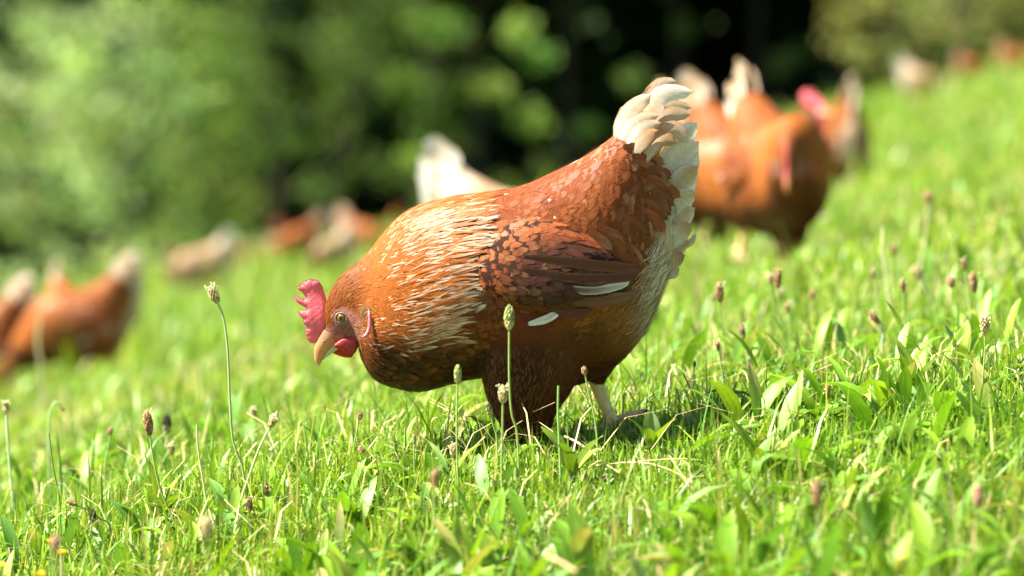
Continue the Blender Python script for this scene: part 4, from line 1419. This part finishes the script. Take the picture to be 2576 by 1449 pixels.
stalk('bent stalk with small tan bud under the hen breast', 1.0, [(903, 1056), (896, 1090), (890, 1130)], 'round', 20, 2.2, GR)
stalk('stalk with small olive bud between beak and feet, low in the grass', .975, [(1042, 1116), (1042, 1170), (1046, 1230), (1050, 1290)], 'green', 22, 2.4)
stalk('stalk with brown and white bud directly under the grey tipped belly head', .955, [(1142, 1150), (1146, 1190), (1150, 1240)], 'fluffy', 32, 2.0)
stalk('strongly blurred brown headed stalk in the nearest grass under the belly', .84, [(1094, 1225), (1092, 1280), (1090, 1330)], 'brown', 42, 2.4)
stalk('small pale green budded stalk right of the hen feet in near grass', .94, [(1300, 1202), (1302, 1250), (1304, 1290)], 'green', 24, 2.0)
stalk('blurred rust headed stalk among the leaves right of the hen', 1.05, [(2084, 1000), (2086, 1040), (2090, 1080)], 'brown', 34, 2.0)
stalk('reddish stalk bent left with small green bud right of the hen', .99, [(1981, 994), (1990, 1030), (2010, 1080), (2030, 1120)], 'green', 24, 2.2, (.42, .27, .2))
stalk('thin stalk with dotted green bud just right of the hen rear toe', 1.0, [(1804, 1034), (1796, 1080), (1790, 1130)], 'green', 20, 2.2)
stalk('thin stalk with rusty bud beside the dotted green bud', 1.01, [(1784, 1078), (1780, 1120), (1776, 1160)], 'round', 18, 2.2)
stalk('large very blurred pinkish head in the near grass at lower right', .8, [(2464, 1275), (2466, 1330), (2468, 1380)], 'pink', 52, 2.6)
stalk('largest very blurred brown head in the near grass right of centre', .785, [(2058, 1275), (2062, 1340), (2066, 1400)], 'brown', 62, 2.6, PA)
stalk('pale stalk with fluffy head cut by the left picture edge', 1.08, [(14, 1040), (18, 1120), (26, 1220), (34, 1300)], 'fluffy', 30, 3.6, (.42, .5, .28))
stalk('blurred hooked stalk with drooping pink bud at left', 1.14, [(150, 1022), (138, 1012), (124, 1040), (120, 1100)], 'pink', 16, 3.0, (.35, .5, .2))
stalk('small stalk with rust bud between the hooked one and the long brown head', 1.08, [(275, 1094), (270, 1130), (262, 1180)], 'round', 18, 2.4)
stalk('blurred brown head close to the camera at the lower left corner', .8, [(136, 1388), (136, 1420), (138, 1440)], 'pink', 40, 2.2)
stalk('very blurred cream head close to the camera below the rusty pair', .78, [(518, 1355), (520, 1400), (522, 1430)], 'fluffy', 48, 2.2)
stalk('', .97, [(494, 1070), (497, 1130), (508, 1200), (524, 1310)], '', 0, 3.0, PA)['label'] = 'bare straw coloured stem between brown head and lone tall stalk'
stalk('', .99, [(121, 1090), (132, 1180), (146, 1250), (150, 1330)], '', 0, 2.4, (.16, .3, .05))['label'] = 'bare dark green stem upright at far left'
stalk('', .95, [(1405, 970), (1404, 1040), (1408, 1130)], '', 0, 3.2, (.24, .4, .1))['label'] = 'bare pointed green stem in front of the hen thigh rear edge'
stalk('', 1.8, [(100, 800), (94, 860), (104, 940)], '', 0, 4.2, PA)['label'] = 'hazy pale stem in front of the left brown hen'


for i_ in range(12):
    px_ = random.uniform(1720, 2560); k_ = random.uniform(1.03, 1.4)
    g_ = on_ground(px_, k_)
    hz = (g_[2] - CAM[2]) / (D0 * k_)
    py_ = 724 - (hz - PITCH) * FPX
    hh = random.uniform(90, 230) / k_
    dx = random.uniform(-26, 26)
    stalk('small thin plantain stalk blurred in the slope right of the front hen', k_, [(px_ + dx, py_ - hh), (px_ + dx * .4, py_ - hh * .5), (px_, py_)],
          random.choice(('brown', 'round', 'brown', 'brown', 'fluffy')), random.uniform(22, 38) / k_, random.uniform(1.8, 2.8), random.choice((GR, PA, (.35, .42, .16))))


def straw(label, pts3, r=1.6, col=(.55, .4, .2)):
    P = np.array(pts3); base = P[0].copy()
    V, F = tube(spline(P - base, 18), r / PX, 6)
    w = Parts(); w.add(V, F, col)
    o = link('dry_stem', w.build('dry_stem', M_straw))
    o.location = base
    tag(o, label, 'dry stem', 'dead stems lying across the grass')


def g3(px, py, k): return at(px, py, k)


straw('long straw arching from the hen foot shadow to lower right', [g3(1560, 1165, .955), (g3(1640, 1168, .95)), g3(1720, 1200, .94), g3(1790, 1255, .93)], 2.0)
straw('straw crossing horizontally in front of the rear foot', [g3(1500, 1172, .96), g3(1600, 1162, .955), g3(1720, 1155, .95), g3(1800, 1165, .95)], 1.8)
straw('thick pinkish dead stem right of the hen leg', [g3(1420, 1098, .975), g3(1450, 1112, .972), g3(1480, 1132, .968), g3(1500, 1146, .965)], 3.2, (.5, .33, .2))
straw('short kinked straw below the thick pinkish stem', [g3(1480, 1178, .95), g3(1510, 1160, .95), g3(1530, 1172, .95), g3(1560, 1190, .94)], 1.8)
straw('straw lying low toward the lower right of the hen', [g3(1560, 1260, .93), g3(1620, 1232, .935), g3(1700, 1210, .94), g3(1790, 1195, .94)], 1.8)
straw('long reddish runner arching over the grass at right', [g3(1975, 1122, 1.0), g3(2040, 1105, 1.0), g3(2130, 1092, 1.0), g3(2195, 1068, 1.01), g3(2240, 1010, 1.03)], 2.0, (.5, .3, .18))
straw('dark brown leaning twig in front of the big leaf at right', [g3(1778, 1215, .94), g3(1810, 1150, .95), g3(1845, 1100, .96)], 2.2, (.22, .13, .06))
straw('dark brown twig bending right from the leaning one', [g3(1850, 1070, .97), g3(1900, 1085, .97), g3(1960, 1110, .97), g3(2000, 1140, .96)], 1.8, (.2, .12, .05))
straw('tan straw short and thick in the blurred front grass', [g3(2055 - 680, 1400, .76), g3(1410, 1415, .755), g3(1450, 1440, .75)], 3.0)


def flower(label, px, py, k, s=11):
    c = at(px, py, k)
    b = np.array([c[0] + .003, c[1], float(ground(c[0], c[1]))])
    root = empty('yellow_flower', b)
    tag(root, label, 'flower', 'yellow flowers in the near grass')
    q = spline(np.array([(0, 0, -.004), (c - b) * .5 + (.002, 0, 0), c - b]), 8)
    V, F = tube(q, 1.6 / PX, 6)
    w = Parts(); w.add(V, F, (.2, .3, .06)); link('stem', w.build('stem', M_stem), root)
    w = Parts()
    for i in range(22):
        a = i * 2.4; e = .35 + .5 * (i / 22)
        d = np.array([math.cos(a) * math.cos(e), math.sin(a) * math.cos(e), math.sin(e)])
        sd = nrm(np.cross(d, [0, 0, 1.0]))
        o = c - b
        L = s / PX * (1.15 - .4 * i / 22); ww = L * .16
        V = np.array([o - sd * ww * .5, o + sd * ww * .5, o + d * L * .7 + sd * ww, o + d * L * .7 - sd * ww, o + d * L + sd * ww * .4, o + d * L - sd * ww * .4])
        w.add(V, np.array([[0, 1, 2, 3], [3, 2, 4, 5]]), (.85, .55 if i % 3 else .38, .015))
    link('petals', w.build('petals', M_petal), root)


flower('upper of two yellow flowers near the lower left corner', 124, 1366, .9, 14)
flower('orange yellow flower right below the upper one at lower left', 152, 1394, .88, 14)
flower('yellow flower cut by the left picture edge at the bottom', 2, 1428, .86, 14)
flower('yellow flower on the bottom picture edge at left', 97, 1450, .83, 14)


def leaf_mesh(L, W, lean, fold=.18, rows=12, col=(.15, .33, .025), wave=.04):
    t = np.linspace(0, 1, rows)
    w = W * .5 * np.interp(t, [0, .15, .4, .6, .85, 1], [.12, .3, .9, 1, .6, .02])
    a = lean * (.35 + .9 * t)
    step = L / (rows - 1)
    x = np.concatenate([[0], np.cumsum(np.sin(a[:-1]) * step)]); z = np.concatenate([[0], np.cumsum(np.cos(a[:-1]) * step)])
    fr = (-1, -.5, 0, .5, 1)
    V = []; U = []; Cc = []
    sd = rng.uniform(0, 30, 2)
    ph = rng.uniform(0, 6)
    for i in range(rows):
        nx, nz = -math.cos(a[i]), math.sin(a[i])
        for f in fr:
            h = w[i] * fold * abs(f) * 1.6 + wave * W * math.sin(t[i] * 11 + ph + f * 2) * abs(f)
            V.append((x[i] + nx * h, w[i] * f, z[i] + nz * h)); U.append(sd + np.array([f * .5, t[i] * 2]))
            Cc.append(np.array(col) * (.88 if f == 0 else 1) + (np.array([.06, .02, 0]) if f == 0 else 0))
    i = (np.arange(rows - 1)[:, None] * 5 + np.arange(4)[None]).ravel()
    F = np.stack([i, i + 1, i + 6, i + 5], -1)
    return mesh('leaf', np.array(V), F, M_broad, np.array(Cc), np.array(U))


def plantain(label, px, k, spec):
    b = on_ground(px, k)
    root = empty('plantain_plant', b)
    tag(root, label, 'plant', 'broad leaved plantains in the near grass')
    for (L, W, lean, az, col) in spec:
        o = link('leaf', leaf_mesh(L / PX, W / PX, lean, col=col), root)
        o.rotation_euler = (0, 0, R(az))


LG = (.22, .34, .025); MG = (.15, .27, .02); BG = (.18, .29, .07)
plantain('plantain with a big ribbed leaf right under the hen leg', 1440, .955, [(165, 62, .75, 150, MG), (150, 52, .5, 205, LG), (140, 46, .9, 250, MG), (150, 44, .8, 330, BG), (120, 40, 1.0, 30, LG)])
plantain('plantain with long pale leaves arching left at right of the hen', 1930, .925, [(230, 62, .75, 170, LG), (190, 50, .6, 195, MG), (170, 46, .7, 20, LG), (150, 44, .9, 300, BG), (140, 40, .8, 250, LG)])
plantain('plantain with upright folded leaf below the leaning straw stalk', 582, .96, [(150, 36, .25, 60, MG), (140, 44, .45, 160, LG), (120, 36, .7, 300, MG), (130, 40, .9, 220, BG)])
plantain('plantain with tall bright yellow green leaves at lower left', 400, .99, [(170, 44, .25, 150, LG), (140, 40, .5, 20, LG), (120, 36, .8, 250, MG), (120, 36, .9, 320, LG)])
plantain('plantain with clipped upright leaves in the bottom middle', 1180, .87, [(190, 46, .4, 120, LG), (170, 50, .6, 200, BG), (160, 44, .7, 330, LG), (150, 44, .9, 270, MG), (150, 40, .5, 40, BG)])
plantain('plantain with blue green leaf cut off square by the rear foot', 1640, .97, [(120, 46, .2, 100, BG), (110, 40, .7, 200, MG), (120, 40, .8, 330, LG), (100, 36, .9, 260, MG)])
plantain('plantain with glossy leaves at the far right behind the near blur', 2300, 1.0, [(170, 50, .5, 130, LG), (150, 46, .6, 60, LG), (150, 40, .8, 240, MG), (140, 40, .7, 330, BG)])
plantain('plantain clump with shiny leaves under the sharp stalk at the right edge', 2420, 1.06, [(170, 52, .5, 160, BG), (160, 44, .35, 60, LG), (150, 40, .7, 20, LG), (120, 40, .9, 260, MG)])
plantain('very blurred plantain with broad leaves at the bottom right', 2240, .80, [(200, 62, .6, 160, LG), (190, 56, .5, 40, LG), (190, 54, .8, 240, MG), (170, 50, .8, 300, BG)])
plantain('blurred plantain with broad leaves at the bottom right of the middle', 1660, .80, [(200, 60, .5, 140, BG), (190, 56, .7, 30, LG), (180, 50, .7, 220, LG), (170, 50, .9, 300, MG)])
